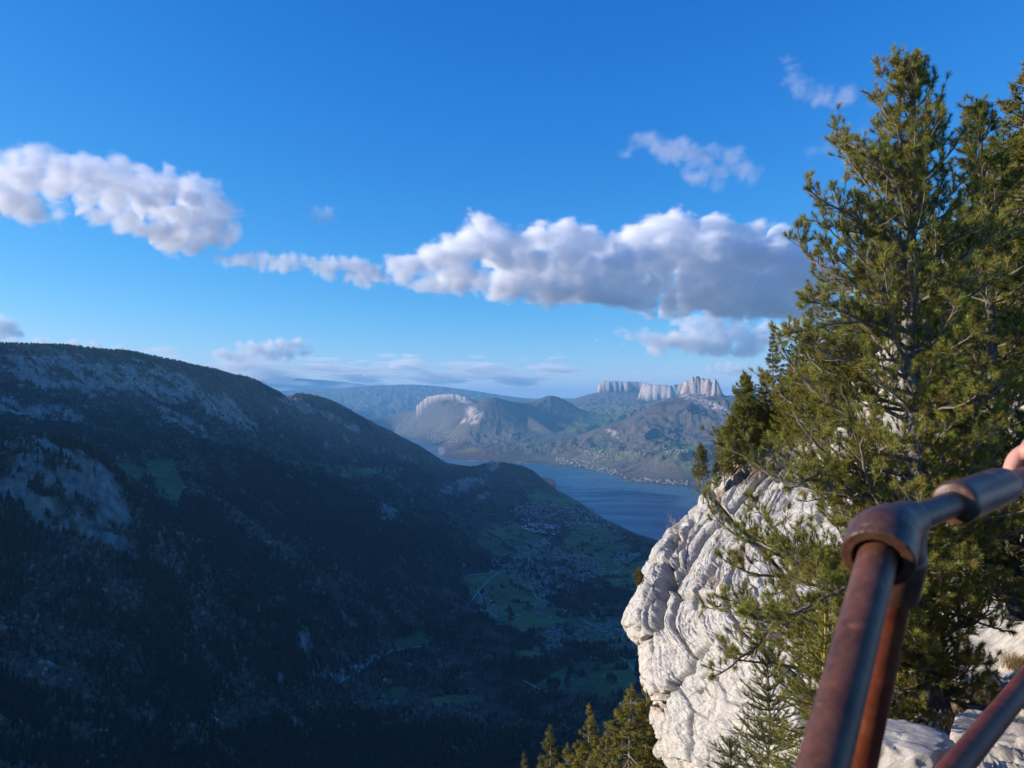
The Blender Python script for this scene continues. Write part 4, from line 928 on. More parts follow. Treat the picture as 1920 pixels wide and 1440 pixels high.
slabm = sstep(.3, .7, slabm)
nlow = fbm3(qg / .9, 4, .5, True).reshape(GG.shape[:2]); nfine = fbm3(qg / .12, 4, .6).reshape(GG.shape[:2]); nmid = fbm3(qg / .35 + 9, 4, .55, True).reshape(GG.shape[:2])
dispg = (nlow - .5) * (.10 + .35 * (1 - slabm)) + (nmid - .5) * (.03 + .12 * (1 - slabm)) + nfine * .012
GG2 = GG + GN_ * dispg[..., None]
stone = np.maximum(slabm, sstep(.55, .75, nlow + .35 * nmid - .2))
tint = np.array([.16, .105, .06]) * (1 + .5 * nfine[..., None]) * (1 - stone[..., None]) + stone[..., None] * np.array([.50, .45, .38])
dry = sstep(.3, .6, fbm3(qg / .5 + 31, 3).reshape(GG.shape[:2]))[..., None] * (1 - stone[..., None]); tint = tint * (1 - dry * .7) + dry * .7 * np.array([.30, .20, .08])
ng = np_mesh('rocky_ground', GG2.reshape(-1, 3), grid_faces(*GG2.shape[:2]), m_rock, colors=np.clip(tint, .02, 1).reshape(-1, 3)); tag(ng, 'broken limestone ground with brown earth under the pine', None, None, 'structure')
def ground_point(px, py):
    d = (GPX - px) ** 2 + (GPY - py) ** 2; i, j = np.unravel_index(np.argmin(d), d.shape); return Vector(GG2[i, j + gb])

def rock(name, loc, size, seed, label, cat, col_=(.53, .47, .40), sub=5, squash=(1, 1, .75)):
    import bmesh
    bm = bmesh.new(); bmesh.ops.create_icosphere(bm, subdivisions=sub, radius=1.0); V = np.array([v.co[:] for v in bm.verts]); Fc = np.array([[v.index for v in f.verts] for f in bm.faces]); bm.free()
    d = 1 + .35 * fbm3(V * .9 + seed, 2, .5) + .30 * (fbm3(V * 1.9 + seed, 3, .55, True) - .5) + .05 * fbm3(V * 7 + seed, 3, .6)
    k = V * d[:, None] * np.array(squash)
    for ax in range(7):   # broken facets
        rg = np.random.default_rng(seed * 31 + ax); n_ = rg.normal(size=3); n_ /= np.linalg.norm(n_); h = rg.uniform(.55, .85); over = k @ n_ - h; k = k - np.clip(over, 0, None)[:, None] * n_ * .85
    o = np_mesh(name, k * size, Fc, m_rock, colors=np.tile(np.array(col_), (len(k), 1)) * (1 + .25 * fbm3(V * 4 + 3, 3)[:, None])); o.location = loc
    return tag(o, label, cat)
g_ = at(1700, 1440, 4.75); rock('boulder', g_ + Vector((0.0, 0, -.02)), .31, 4, 'jagged pale boulder at the bottom edge beside the rusty posts', 'boulder', squash=(1.05, .9, .95))
rock('stone', ground_point(1793, 1372) + Vector((0, -.1, .05)), .085, 8, 'small white stone on the brown ground right of the boulder', 'stone', (.75, .74, .72), 4)
rock('boulder', at(1890, 1400, 6.2) + Vector((.1, .1, -.3)), .55, 12, 'shaded grey boulder behind the lowest rusty pipe', 'boulder', squash=(1.2, .9, .7))
rock('boulder', at(1915, 815, 16.5) + Vector((.4, 0, 0)), .9, 15, 'white boulder at the right edge just above the handrail', 'boulder', squash=(1, 1, 1.1))
# ================================================================ CONIFERS NEAR BY
class Tubes:
    def __init__(s): s.V = []; s.F = []; s.C = []; s.n = 0
    def add(s, pts, rads, sides=5, col_=None):
        P = np.asarray(pts, float); R = np.asarray(rads, float); k = len(P)
        T = np.gradient(P, axis=0); T /= np.linalg.norm(T, axis=1, keepdims=True) + 1e-9
        ref = np.array([0, 0, 1.0]) if abs(T[0, 2]) < .9 else np.array([1.0, 0, 0])
        U = np.cross(T, ref); U /= np.linalg.norm(U, axis=1, keepdims=True) + 1e-9; W = np.cross(T, U)
        a = np.arange(sides) * 2 * np.pi / sides
        V = P[:, None] + R[:, None, None] * (np.cos(a)[None, :, None] * U[:, None] + np.sin(a)[None, :, None] * W[:, None])
        s.V.append(V.reshape(-1, 3)); s.F.append(grid_faces(k, sides, True) + s.n); s.n += k * sides
        if col_ is not None: s.C.append(np.tile(np.array(col_), (k * sides, 1)))
    def build(s, name, mat, parent=None):
        return np_mesh(name, np.concatenate(s.V), np.concatenate(s.F), mat, parent, colors=np.concatenate(s.C) if s.C else None)
def bark(name, c1, c2, sc_=14):
    m, t, b = new_mat(name); tc = N(t, 'ShaderNodeTexCoord'); mp = N(t, 'ShaderNodeMapping'); t.links.new(tc.outputs['Object'], mp.inputs['Vector']); mp.inputs['Scale'].default_value = (1, 1, .35)
    n = noise_node(t, sc_, 8, .7, .6, mp.outputs[0]); r = ramp(t, n.outputs['Fac'], [(.3, tuple(v * .35 for v in c1)), (.5, c1), (.68, c2)]); t.links.new(r.outputs['Color'], b.inputs['Base Color'])
    b.inputs['Roughness'].default_value = .95; b.inputs['Specular IOR Level'].default_value = .1; bump(t, n.outputs['Fac'], b, 1.0, .03); return m
m_bark = bark('pine_bark', (.20, .17, .15), (.44, .40, .36)); m_twig = bark('pine_twig_bark', (.26, .22, .18), (.48, .43, .36), 40)
def needle_mat(name):
    m, t, b = new_mat(name); ca = N(t, 'ShaderNodeAttribute', attribute_name='tint'); t.links.new(ca.outputs['Color'], b.inputs['Base Color'])
    b.inputs['Roughness'].default_value = .55; b.inputs['Specular IOR Level'].default_value = .3
    tr_ = N(t, 'ShaderNodeBsdfTranslucent'); t.links.new(ca.outputs['Color'], tr_.inputs['Color']); mx = N(t, 'ShaderNodeMixShader'); mx.inputs[0].default_value = .33
    t.links.new(b.outputs[0], mx.inputs[1]); t.links.new(tr_.outputs[0], mx.inputs[2]); t.links.new(mx.outputs[0], t.nodes['Material Output'].inputs['Surface']); return m
m_needle = needle_mat('conifer_needles')
def tuft_template(rg, n, L, wd, back):
    """needles round a twig end pointing along +z"""
    V = []
    for k in range(n):
        a = rg.uniform(0, 6.283); tilt = rg.uniform(.3, 1.45); z0 = -rg.uniform(0, back); l = L * rg.uniform(.75, 1.1)
        if rg.random() < .12: tilt *= .3
        d = np.array([math.sin(tilt) * math.cos(a), math.sin(tilt) * math.sin(a), math.cos(tilt)]); s = np.cross(d, rg.normal(size=3)); s /= np.linalg.norm(s) + 1e-9
        p = np.array([0, 0, z0]); V += [p - s * wd * .5, p + s * wd * .5, p + d * l + s * wd * .12]
    return np.array(V)
def place_tufts(name, P, D, S, tint, templates, mat, parent, rg):
    """copies of the needle sprays into one crown mesh"""
    P = np.asarray(P); D = np.asarray(D, float); D /= np.linalg.norm(D, axis=1, keepdims=True) + 1e-9; S = np.asarray(S); n = len(P)
    ref = rg.normal(size=(n, 3)); U = np.cross(D, ref); U /= np.linalg.norm(U, axis=1, keepdims=True) + 1e-9; W = np.cross(D, U)
    Vs = []; Cs = []; which = rg.integers(0, len(templates), n)
    for k, T in enumerate(templates):
        m = np.where(which == k)[0]
        if len(m) == 0: continue
        V = P[m, None] + S[m, None, None] * (T[None, :, 0, None] * U[m, None] + T[None, :, 1, None] * W[m, None] + T[None, :, 2, None] * D[m, None])
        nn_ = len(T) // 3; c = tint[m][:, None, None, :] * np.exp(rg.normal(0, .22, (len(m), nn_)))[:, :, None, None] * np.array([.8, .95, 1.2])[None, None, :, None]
        Vs.append(V.reshape(-1, 3)); Cs.append(c.reshape(-1, 3))
    V = np.concatenate(Vs); return np_mesh(name, V, np.arange(len(V)).reshape(-1, 3), mat, parent, smooth=False, colors=np.clip(np.concatenate(Cs), 0, .6))
def curve_path(p0, d0, L, n, up, jit, rg):
    """a limb: start, heading, length; bends upward by 'up' along its way"""
    P = [np.array(p0, float)]; d = np.array(d0, float); st = L / n
    for k in range(n):
        d = d + np.array([0, 0, up / n]) + rg.normal(0, jit, 3); d /= np.linalg.norm(d); P.append(P[-1] + d * st)
    return np.array(P)

def near_pine(name, label, trunk, trad, whorl, env, n_needle, nl, nw, seed, tcol=(.27, .25, .042), dens=1.0, lo=.03, dead=.10):
    """a mountain pine: trunk through given points, whorls of limbs reaching env(height, azimuth) metres, twigs ending in needle sprays"""
    rg = np.random.default_rng(seed); base = np.array(trunk[0]); T = np.array(trunk, float) - base
    root = empty(name, tuple(base)); s = np.concatenate([[0], np.cumsum(np.linalg.norm(np.diff(T, axis=0), axis=1))]); HT = s[-1]
    ss = np.linspace(0, HT, 60); tp_ = np.stack([np.interp(ss, s, T[:, i]) for i in range(3)], 1); tp_[:, :2] += np.cumsum(rg.normal(0, .006, (60, 2)), 0)
    tr = Tubes(); rad_ = trad * (1 - ss / HT) ** .85 + .012; rad_[:3] *= [1.35, 1.15, 1.05]; tr.add(tp_, rad_, 14)
    tr.build('trunk', m_bark, root)
    br = Tubes(); TP, TD, TS = [], [], []
    h = HT * lo
    while h < HT * .985:
        f = h / HT; c = np.array([np.interp(h, ss, tp_[:, i]) for i in range(3)]); nb_ = rg.integers(4, 7); a0 = rg.uniform(0, 6.28)
        for k in range(nb_):
            az = a0 + k * 6.283 / nb_ + rg.normal(0, .3); L = env(c[2] + base[2], az) * rg.uniform(.62, 1.05)
            if L < .1: continue
            el = np.interp(f, [0, .35, .7, .93, 1], [-.12, .12, .42, .85, 1.15]) + rg.normal(0, .16)
            d0 = (math.cos(az) * math.cos(el), math.sin(az) * math.cos(el), math.sin(el))
            nP = max(5, int(L / .12)); P = curve_path(c, d0, L, nP, np.interp(f, [0, .5, 1], [.7, .7, .3]), .15, rg)
            r0 = min(.10 * L ** .9 * .15 + .005, trad * .32); br.add(P, np.linspace(r0, .005, len(P)), 6)
            isdead = f < .45 and rg.random() < dead
            # side limbs
            u = .2 if L > .8 else .1; step = .085 / max(L, .3) / dens; side = rg.choice([-1, 1])
            while u < 1.0:
                i0 = u * (len(P) - 1); ia = int(i0); p = P[ia] + (P[min(ia + 1, len(P) - 1)] - P[ia]) * (i0 - ia); d = P[min(ia + 1, len(P) - 1)] - P[max(ia - 1, 0)]; d /= np.linalg.norm(d) + 1e-9
                sd_ = np.cross(d, [0, 0, 1.0]); sd_ /= np.linalg.norm(sd_) + 1e-9; side = -side
                dd = d * .6 + sd_ * side * rg.uniform(.3, 1.0) + np.array([0, 0, rg.uniform(-.35, .75)]); dd /= np.linalg.norm(dd)
                l2 = max(.10, min(.75, L * .42) * (1.15 - u) * rg.uniform(.6, 1.25)); P2 = curve_path(p, dd, l2, max(3, int(l2 / .07)), .7, .2, rg)
                br.add(P2, np.linspace(max(.004, r0 * .35 * (1.1 - u)), .003, len(P2)), 4)
                if isdead and rg.random() < .85: u += step * 1.6; continue
                ends = [(P2[-1], P2[-1] - P2[-2])]
                nt_ = int(l2 / .062)
                for q_ in range(nt_):
                    w_ = rg.uniform(.35, .95); ib = int(w_ * (len(P2) - 1)); d3 = P2[min(ib + 1, len(P2) - 1)] - P2[ib]; d3 = d3 / (np.linalg.norm(d3) + 1e-9) * .6 + rg.normal(0, .45, 3) + np.array([0, 0, .35])
                    l3 = rg.uniform(.05, .16); P3 = curve_path(P2[ib], d3 / np.linalg.norm(d3), l3, 3, .4, .1, rg); br.add(P3, [.0035, .003, .003, .0028], 3); ends.append((P3[-1], P3[-1] - P3[-2]))
                for e, de in ends: TP.append(e); TD.append(de); TS.append(rg.uniform(.78, 1.12))
                u += step * rg.uniform(.7, 1.4)
            if not isdead:      # short shoots straight off the limb
                for q_ in range(int(L / .065)):
                    w_ = rg.uniform(.12, 1.0); ia = min(int(w_ * (len(P) - 1)), len(P) - 2); d = P[ia + 1] - P[ia]; d /= np.linalg.norm(d) + 1e-9; d3 = d * .5 + rg.normal(0, .5, 3) + np.array([0, 0, .45]); d3 /= np.linalg.norm(d3); l3 = rg.uniform(.05, .2)
                    P3 = curve_path(P[ia] + (P[ia + 1] - P[ia]) * rg.random(), d3, l3, 3, .4, .12, rg); br.add(P3, [.0038, .0034, .003, .0028], 3); TP.append(P3[-1]); TD.append(P3[-1] - P3[-2]); TS.append(rg.uniform(.8, 1.15))
                    if l3 > .13: TP.append(P3[-2]); TD.append(P3[-1] - P3[-2] + rg.normal(0, .02, 3)); TS.append(rg.uniform(.7, 1.0))
                for w_ in (0, -.05): TP.append(P[-1] + w_ * (P[-1] - P[-2])); TD.append(P[-1] - P[-2]); TS.append(1.15)
        h += whorl * rg.uniform(.7, 1.3) * (.66 if f < .33 else 1)
    topd = tp_[-1] - tp_[-3]
    for w_ in np.linspace(0, .35, 9): TP.append(tp_[-1] - topd / np.linalg.norm(topd) * w_); TD.append(topd / np.linalg.norm(topd) + rg.normal(0, .35, 3)); TS.append(1.2)
    br.build('branches', m_twig, root)
    temps = [tuft_template(rg, n_needle, nl, nw, .05) for _ in range(7)]
    tint = np.array(tcol)[None] * np.exp(rg.normal(0, .22, len(TP)))[:, None] * (1 + rg.normal(0, .08, (len(TP), 3)))
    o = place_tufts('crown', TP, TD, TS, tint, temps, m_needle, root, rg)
    print(name, 'tufts', len(TP))
    return tag(root, label, 'pine tree')

PX_M = 8.0 / F
def zt(py, r=8.0): return azel(1720, py)[1] * r
_zs = [zt(p) for p in (1345,1290,1220,1130,1060,1000,900,800,700,640,560,430,330,300,250,200,150,100)]
_le = [350,430,450,455,440,350,325,320,305,290,268,228,180,165,110,88,60,22]
_ri = [50,60,110,150,190,215,225,220,215,205,185,150,120,110,85,70,48,18]
def env_main(z, az):
    o_ = np.argsort(_zs); zz = np.array(_zs)[o_]
    l = np.interp(z, zz, np.array(_le)[o_]); r = np.interp(z, zz, np.array(_ri)[o_]); c = math.cos(az)    # +x is to the right
    side = l if c < 0 else r; mid = .62 * (l + r) / 2
    return PX_M * math.sqrt((side * c) ** 2 + (mid * math.sin(az)) ** 2)
trunk = [tuple(at(px, py, 8.0)) for px, py in ((1748,1350),(1738,1280),(1726,1200),(1722,1100),(1718,950),(1714,800),(1712,650),(1706,500),(1700,400),(1702,300),(1712,200),(1722,125))]
near_pine('pine_tree', 'tall mountain pine with spreading needle clusters standing behind the rusty railing', trunk, .125, .13, env_main, 62, .056, .0038, 3, dens=.95)
def env_two(z, az):
    return np.interp(z, [zt(1150, 9.6), zt(700, 9.6), zt(450, 9.6), zt(330, 9.6), zt(260, 9.6), zt(190, 9.6)], [.9, .95, .6, .38, .26, .10])
trunk2 = [tuple(at(px, py, 9.6)) for px, py in ((1905,1160),(1895,1000),(1880,850),(1862,700),(1848,520),(1840,400),(1836,300),(1834,200))]
near_pine('pine_tree', 'slender pine leader with dark needle tufts right of the tall pine', trunk2, .07, .17, env_two, 56, .062, .0044, 5, (.16, .165, .026), 1.0)

# ---- conifers further off: one of each kind, then copies
def far_conifer(kind, seed, label, H=10.0, base_frac=.1, wid=.17, tcol=(.21, .20, .032), ntuft=17):
    rg = np.random.default_rng(seed); root = empty('pine_tree' if kind == 'pine' else 'spruce_tree')
    ss = np.linspace(0, H, 16); tpz = np.stack([np.cumsum(rg.normal(0, .025, 16)), np.cumsum(rg.normal(0, .025, 16)), ss], 1); tpz[:, :2] -= tpz[0, :2]
    tr = Tubes(); tr.add(tpz, .011 * H * (1 - ss / H) ** .9 + .01, 7); br = Tubes(); TP, TD, TS = [], [], []
    h = H * base_frac
    while h < H * .99:
        f = h / H; c = np.array([np.interp(h, ss, tpz[:, i]) for i in range(3)])
        for k in range(rg.integers(4, 7)):
            az = rg.uniform(0, 6.283)
            if kind == 'pine': L = H * wid * (np.interp(f, [base_frac, .35, .6, .85, 1], [.55, 1.0, .95, .6, .12])) * rg.uniform(.55, 1.15); el = np.interp(f, [0, .5, 1], [.0, .25, .9]); up = .5
            else: L = H * wid * (1 - f) ** .75 * rg.uniform(.7, 1.12) + .06 * (1 - f); el = np.interp(f, [0, .5, .9, 1], [-.35, -.15, .35, .9]); up = .35
            P = curve_path(c, (math.cos(az) * math.cos(el), math.sin(az) * math.cos(el), math.sin(el)), L, 5, up, .08, rg); br.add(P, np.linspace(.02 * L + .01, .008, len(P)), 3)
            n_ = max(2, int(ntuft * L * 1.0))
            for q_ in range(n_):
                u = rg.uniform(.18, 1.0) ** .8; ia = min(int(u * 5), 4); p = P[ia] + (P[ia + 1] - P[ia]) * (u * 5 - ia); sp__ = .17 * L * (1.2 - u) if kind != 'pine' else .24 * L * (1.2 - u)
                d = P[ia + 1] - P[ia]; d /= np.linalg.norm(d); sdv = np.cross(d, [0, 0, 1.0]) * rg.normal(0, 1) * sp__ * 1.3
                dr = np.array([0, 0, -.12 * abs(rg.normal()) if kind != 'pine' else .10 * rg.normal() + .04])
                TP.append(p + sdv + dr); TD.append(d * .6 + rg.normal(0, .5, 3) + np.array([0, 0, -.5 if kind != 'pine' else .7])); TS.append(rg.uniform(.7, 1.25))
        h += H * (.028 if kind != 'pine' else .033) * rg.uniform(.7, 1.3)
    TP += [tpz[-1], tpz[-1] - [0, 0, .15], tpz[-1] - [0, 0, .3]]; TD += [[0, 0, 1]] * 3; TS += [.9, .9, 1.0]
    tr.build('trunk', m_bark, root); br.build('branches', m_twig, root)
    temps = [tuft_template(rg, 17, .20 if kind == 'pine' else .17, .026, .12) for _ in range(6)]
    tint = np.array(tcol)[None] * np.exp(rg.normal(0, .28, len(TP)))[:, None]
    place_tufts('crown', TP, TD, TS, tint, temps, m_needle, root, rg)
    print(kind, 'tufts', len(TP)); return root
def copy_tree(src, parent=None):
    c = src.copy(); col.objects.link(c)
    if parent is not None: c.parent = parent
    for ch in list(src.children): copy_tree(ch, c)
    return c
PROTO = {'pa': far_conifer('pine', 11, '', 10, .18, .18), 'pb': far_conifer('pine', 12, '', 10, .2, .24, (.24, .22, .03)), 'pc': far_conifer('pine', 13, '', 5, .40, .22, (.15, .14, .03), 9),
         'sa': far_conifer('spruce', 14, '', 12, .06, .21, (.27, .22, .03)), 'sb': far_conifer('spruce', 15, '', 12, .05, .26, (.25, .21, .03)), 'sc': far_conifer('spruce', 16, '', 12, .08, .15, (.17, .16, .032))}
PH = {'pa': 10, 'pb': 10, 'pc': 5, 'sa': 12, 'sb': 12, 'sc': 12}; used = set()
def tree_at(kind, base, height, label, cat, group=None, rot=None, wide=1.0, lean=(0, 0)):
    wide *= 1.2
    o = PROTO[kind]
    if kind in used: o = copy_tree(o)
    used.add(kind); s = height / PH[kind]; o.location = base; o.scale = (s * wide, s * wide, s); o.rotation_euler = (lean[0], lean[1], rng.uniform(0, 6.28) if rot is None else rot)
    return tag(o, label, cat, group)
def sight_tree(kind, top, bot, r, label, cat, group=None, **k):
    b_ = at(bot[0], bot[1], r); return tree_at(kind, b_, azel(*top)[1] * r - b_.z, label, cat, group, **k)
sight_tree('sc', (1443,612), (1448,880), 73, 'tall dark narrow fir standing highest left of the big pine', 'fir tree', wide=1.05)
sight_tree('pa', (1386,700), (1394,915), 70, 'pine with a two pronged top rising at the crag top', 'pine tree', wide=1.0)
sight_tree('pa', (1398,712), (1402,915), 70.5, 'second pine crowding close behind the two pronged pine', 'pine tree', wide=.8)
sight_tree('pc', (1303,836), (1318,945), 66, 'lone small bent pine on the crag edge in front of the lake', 'pine tree', lean=(0, -.06), wide=.85)
sight_tree('pb', (1356,800), (1358,915), 68, 'bushy low pine between the lone pine and the two pronged pine', 'pine tree', wide=.8)
sight_tree('pb', (1342,868), (1344,925), 66.5, 'smallest shrubby pine rooted in the crag edge', 'pine tree', wide=.8)
sight_tree('pb', (1374,780), (1374,920), 69, 'dense pine at the foot of the two pronged pine', 'pine tree', wide=.95)
sight_tree('pb', (1418,760), (1420,890), 71, 'rounded pine between the two pronged pine and the tall fir', 'pine tree', wide=1.2)
sight_tree('sc', (1424,690), (1428,880), 72.5, 'narrow fir leaning on the left side of the tallest dark fir', 'fir tree', wide=1.1)
sight_tree('sb', (1478,640), (1486,830), 73.5, 'broad fir just right of the tall dark fir', 'fir tree')
G = 'conifers covering the hillside behind the tall pine'; GL = 'conifer among many on the steep hillside behind the tall pine'
for kind, top, bot, r in (('sa',(1512,575),(1520,810),72),('sb',(1545,560),(1555,780),70),('sa',(1580,520),(1590,760),72),('pb',(1610,560),(1615,740),69),('sb',(1640,480),(1650,720),70),('sa',(1680,440),(1690,700),70),('pb',(1720,470),(1730,690),66),
        ('sb',(1760,430),(1770,700),60),('sa',(1800,360),(1805,640),62),('sb',(1835,330),(1845,640),55),('sa',(1868,270),(1880,640),50),('sb',(1900,200),(1915,700),42),('sa',(1955,170),(1960,700),45),('pb',(1880,430),(1890,760),38),('sb',(1860,560),(1870,840),40),
        ('pb',(1800,620),(1805,830),48),('pb',(1560,660),(1565,830),66),('pb',(1500,700),(1505,850),68),('sa',(1540,640),(1545,800),69),('sb',(1960,400),(1970,900),30),('sb',(1530,600),(1535,830),67),('pb',(1480,700),(1483,855),69.5),('pb',(1535,720),(1540,860),64),('pa',(1770,650),(1775,850),50),('sb',(1985,250),(2000,800),36),
        ('sa',(2050,150),(2060,800),40),('sb',(2120,100),(2130,800),38),('pb',(1460,730),(1462,860),71),('pb',(1745,820),(1750,960),42)):
    sight_tree(kind, top, bot, r, GL, 'conifer', G, wide=1.15)
sight_tree('sb', (1918,120), (1935,900), 31, 'large fir filling the upper right corner of the view', 'fir tree', wide=1.0)
sight_tree('pb', (1900,590), (1905,1000), 22, 'yellow green pine at the right edge above the handrail', 'pine tree', wide=1.0)
# spruces below the crag foot
for kind, px, py, r, wd, lb in (('sa',1104,1318,60,1.0,'pointed sunlit spruce with bare grey stem standing left of the widest spruce'),('sb',1180,1284,58,1.35,'widest sunlit spruce against the foot of the crag'),('sa',1213,1262,62,1.0,'spruce top peeping out directly beside the pale crag'),
        ('sc',1034,1360,62,1.5,'narrow sunlit spruce left of the pointed spruce'),('sc',984,1408,64,1.3,'lowest little spruce tip at the bottom edge furthest left'),('sb',1060,1392,50,1.0,'bright green spruce top in front of the pointed spruce'),('sb',1135,1372,54,1.1,'low spruce between the pointed spruce and the widest spruce'),
        ('sa',1085,1408,44,.9,'nearest yellow green spruce crown cut by the bottom edge'),('sb',1150,1420,42,1.0,'shadowed spruce crown at the bottom edge under the widest spruce'),('sc',1015,1412,52,1.4,'stubby spruce tip between the two leftmost spruces')):
    top = at(px, py, r); hgt = 13.5 if kind != 'sc' else 11; tree_at(kind, (top.x, top.y, top.z - hgt), hgt, lb, 'spruce tree', wide=wd)
for p in PROTO: assert p in used

# ---- young spruces under the pine: needles all round every shoot
def young_spruce(label, base, H, wid, seed, col1, stemc, lean=(0, 0), start=.08):
    rg = np.random.default_rng(seed); root = empty('spruce_sapling', base); m = new_mat('sapling_stem'); mm, t, b = m; b.inputs['Base Color'].default_value = stemc + (1,); b.inputs['Roughness'].default_value = .8
    ss = np.linspace(0, H, 20); P0 = np.stack([lean[0] * ss / H + .01 * np.sin(ss * 7), lean[1] * ss / H, ss], 1); tr = Tubes(); tr.add(P0, .016 * (1 - ss / H) + .008, 8); tr.build('stem', mm, root)
    br = Tubes(); NP, ND, NC = [], [], []
    def clothe(P, dens, l):
        L = np.linalg.norm(np.diff(P, axis=0), axis=1).sum(); n = int(L * dens); u = rg.uniform(0, 1, n) * (len(P) - 1.001); i = u.astype(int); q_ = P[i] + (P[i + 1] - P[i]) * (u - i)[:, None]; d = P[i + 1] - P[i]; d /= np.linalg.norm(d, axis=1, keepdims=True) + 1e-9
        r_ = rg.normal(size=(n, 3)); r_ -= (r_ * d).sum(1, keepdims=True) * d; r_ /= np.linalg.norm(r_, axis=1, keepdims=True); r_[:, 2] += .25
        NP.append(q_); ND.append((d * .75 + r_) * l * rg.uniform(.75, 1.15, (n, 1))); NC.append(np.exp(rg.normal(0, .25, n)))
    clothe(P0[-5:], 300, .016); h = H * start
    while h < H * .985:
        f = h / H; c = np.array([np.interp(h, ss, P0[:, i]) for i in range(3)]); nb_ = rg.integers(4, 7); a0 = rg.uniform(0, 6.28)
        for k in range(nb_):
            az = a0 + k * 6.283 / nb_ + rg.normal(0, .2); L = wid * ((1 - f) ** .8) * rg.uniform(.6, 1.2) + .07; el = np.interp(f, [0, .6, 1], [-.1, .2, .7]) + rg.normal(0, .12); P = curve_path(c, (math.cos(az) * math.cos(el), math.sin(az) * math.cos(el), math.sin(el)), L, 7, .25, .05, rg)
            br.add(P, np.linspace(.007, .003, len(P)), 4); clothe(P, 700, .017)
            u = .2
            while u < .95:
                ia = int(u * 7); d = P[min(ia + 1, 7)] - P[ia]; d /= np.linalg.norm(d); sd_ = np.cross(d, [0, 0, 1.0])
                for sg in (-1, 1):
                    l2 = L * .45 * (1.1 - u) * rg.uniform(.3, 1.3) + .03; P2 = curve_path(P[ia], d * rg.uniform(.4, 1.1) + sd_ * sg * .8 + np.array([0, 0, .1]), l2, 3, .1, .08, rg); br.add(P2, np.linspace(.004, .0025, 4), 3); clothe(P2, 700, .016)
                u += .075 / max(L, .2)
        h += rg.uniform(.07, .13)
    br.build('branches', mm, root); P = np.concatenate(NP); D = np.concatenate(ND); n = len(P); s = np.cross(D, rg.normal(size=(n, 3))); s /= np.linalg.norm(s, axis=1, keepdims=True); w_ = .0026
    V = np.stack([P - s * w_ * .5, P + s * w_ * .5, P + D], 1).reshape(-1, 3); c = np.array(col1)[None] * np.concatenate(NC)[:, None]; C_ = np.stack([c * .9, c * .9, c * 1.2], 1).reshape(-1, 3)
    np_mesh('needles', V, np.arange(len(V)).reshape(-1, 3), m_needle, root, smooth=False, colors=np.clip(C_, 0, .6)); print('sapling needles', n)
    return tag(root, label, 'young spruce')
t_ = at(1548, 1138, 6.0); young_spruce('young yellow green spruce with a bare golden stem beside the rusty post', (t_.x - .12, t_.y, t_.z - 2.3), 2.3, .72, 21, (.20, .22, .03), (.36, .26, .06), (.12, 0), .2)
t_ = at(1440, 1225, 7.2); young_spruce('broad dark green young spruce at the bottom edge against the crag', (t_.x, t_.y, t_.z - 2.6), 2.6, 1.0, 22, (.12, .145, .025), (.20, .16, .09), (0, 0), .25)
t_ = at(1370, 1385, 6.4); young_spruce('low spruce tip at the bottom edge left of the broad young spruce', (t_.x, t_.y, t_.z - 1.6), 1.6, .5, 23, (.10, .13, .025), (.20, .16, .09), (0, 0), .3)

# ---- bush and bare shrubs rooted in the crag
rg = np.random.default_rng(31); P_ = at(1205, 1088, 56.5); root = empty('pine_bush', tuple(P_)); br = Tubes(); TP, TD, TS = [], [], []
for k in range(26):
    az = rg.uniform(1.7, 4.6); el = rg.uniform(-.5, 1.1); P = curve_path((0, 0, 0), (math.cos(az) * math.cos(el), math.sin(az) * math.cos(el) * .8, math.sin(el)), rg.uniform(.35, 1.0), 5, .5, .12, rg); br.add(P, np.linspace(.025, .008, 6), 4)
    for q_ in range(9): TP.append(P[rg.integers(2, 6)] + rg.normal(0, .09, 3)); TD.append(rg.normal(0, .5, 3) + np.array([0, 0, .8])); TS.append(rg.uniform(.7, 1.1))
br.build('branches', m_twig, root); place_tufts('needles', TP, TD, TS, np.array([.16, .13, .025])[None] * np.exp(rg.normal(0, .2, len(TP)))[:, None], [tuft_template(rg, 18, .17, .022, .1) for _ in range(4)], m_needle, root, rg)
tag(root, 'small yellow green pine bush jutting left from the crag over the village', 'bush')
def bare_shrub(label, px, py, r, size, n, seed, c, lean=0):
    rg = np.random.default_rng(seed); m, t, b = new_mat('bare_twigs'); b.inputs['Base Color'].default_value = c + (1,); b.inputs['Roughness'].default_value = .9; tb = Tubes()
    for k in range(n):
        az = rg.uniform(0, 6.28); el = rg.uniform(.2, 1.4); d = np.array([math.cos(az) * math.cos(el) + lean, math.sin(az) * math.cos(el), math.sin(el)]); L = size * rg.uniform(.5, 1); P = curve_path((0, 0, 0), d / np.linalg.norm(d), L, 6, .1, .16, rg); tb.add(P, np.linspace(.012 * size, .004 * size, 7), 3)
        for q_ in range(6): i = rg.integers(2, 6); P2 = curve_path(P[i], (P[i] - P[i - 1]) / np.linalg.norm(P[i] - P[i - 1]) + rg.normal(0, .5, 3), L * rg.uniform(.2, .5), 4, .1, .2, rg); tb.add(P2, np.linspace(.006 * size, .003 * size, 5), 3)
    o = tb.build('bare_shrub', m); o.location = at(px, py, r); return tag(o, label, 'shrub')
bare_shrub('leafless pale shrub on the crag edge above the village', 1272, 1005, 62.5, 2.0, 16, 41, (.36, .31, .27), -.5)
bare_shrub('leafless reddish shrub growing from the middle of the crag face', 1335, 1105, 50.5, 1.6, 26, 42, (.28, .20, .17), 0)
bare_shrub('small leafless shrub beside the lone bent pine', 1322, 945, 64, 1.2, 12, 43, (.30, .24, .2), .2)
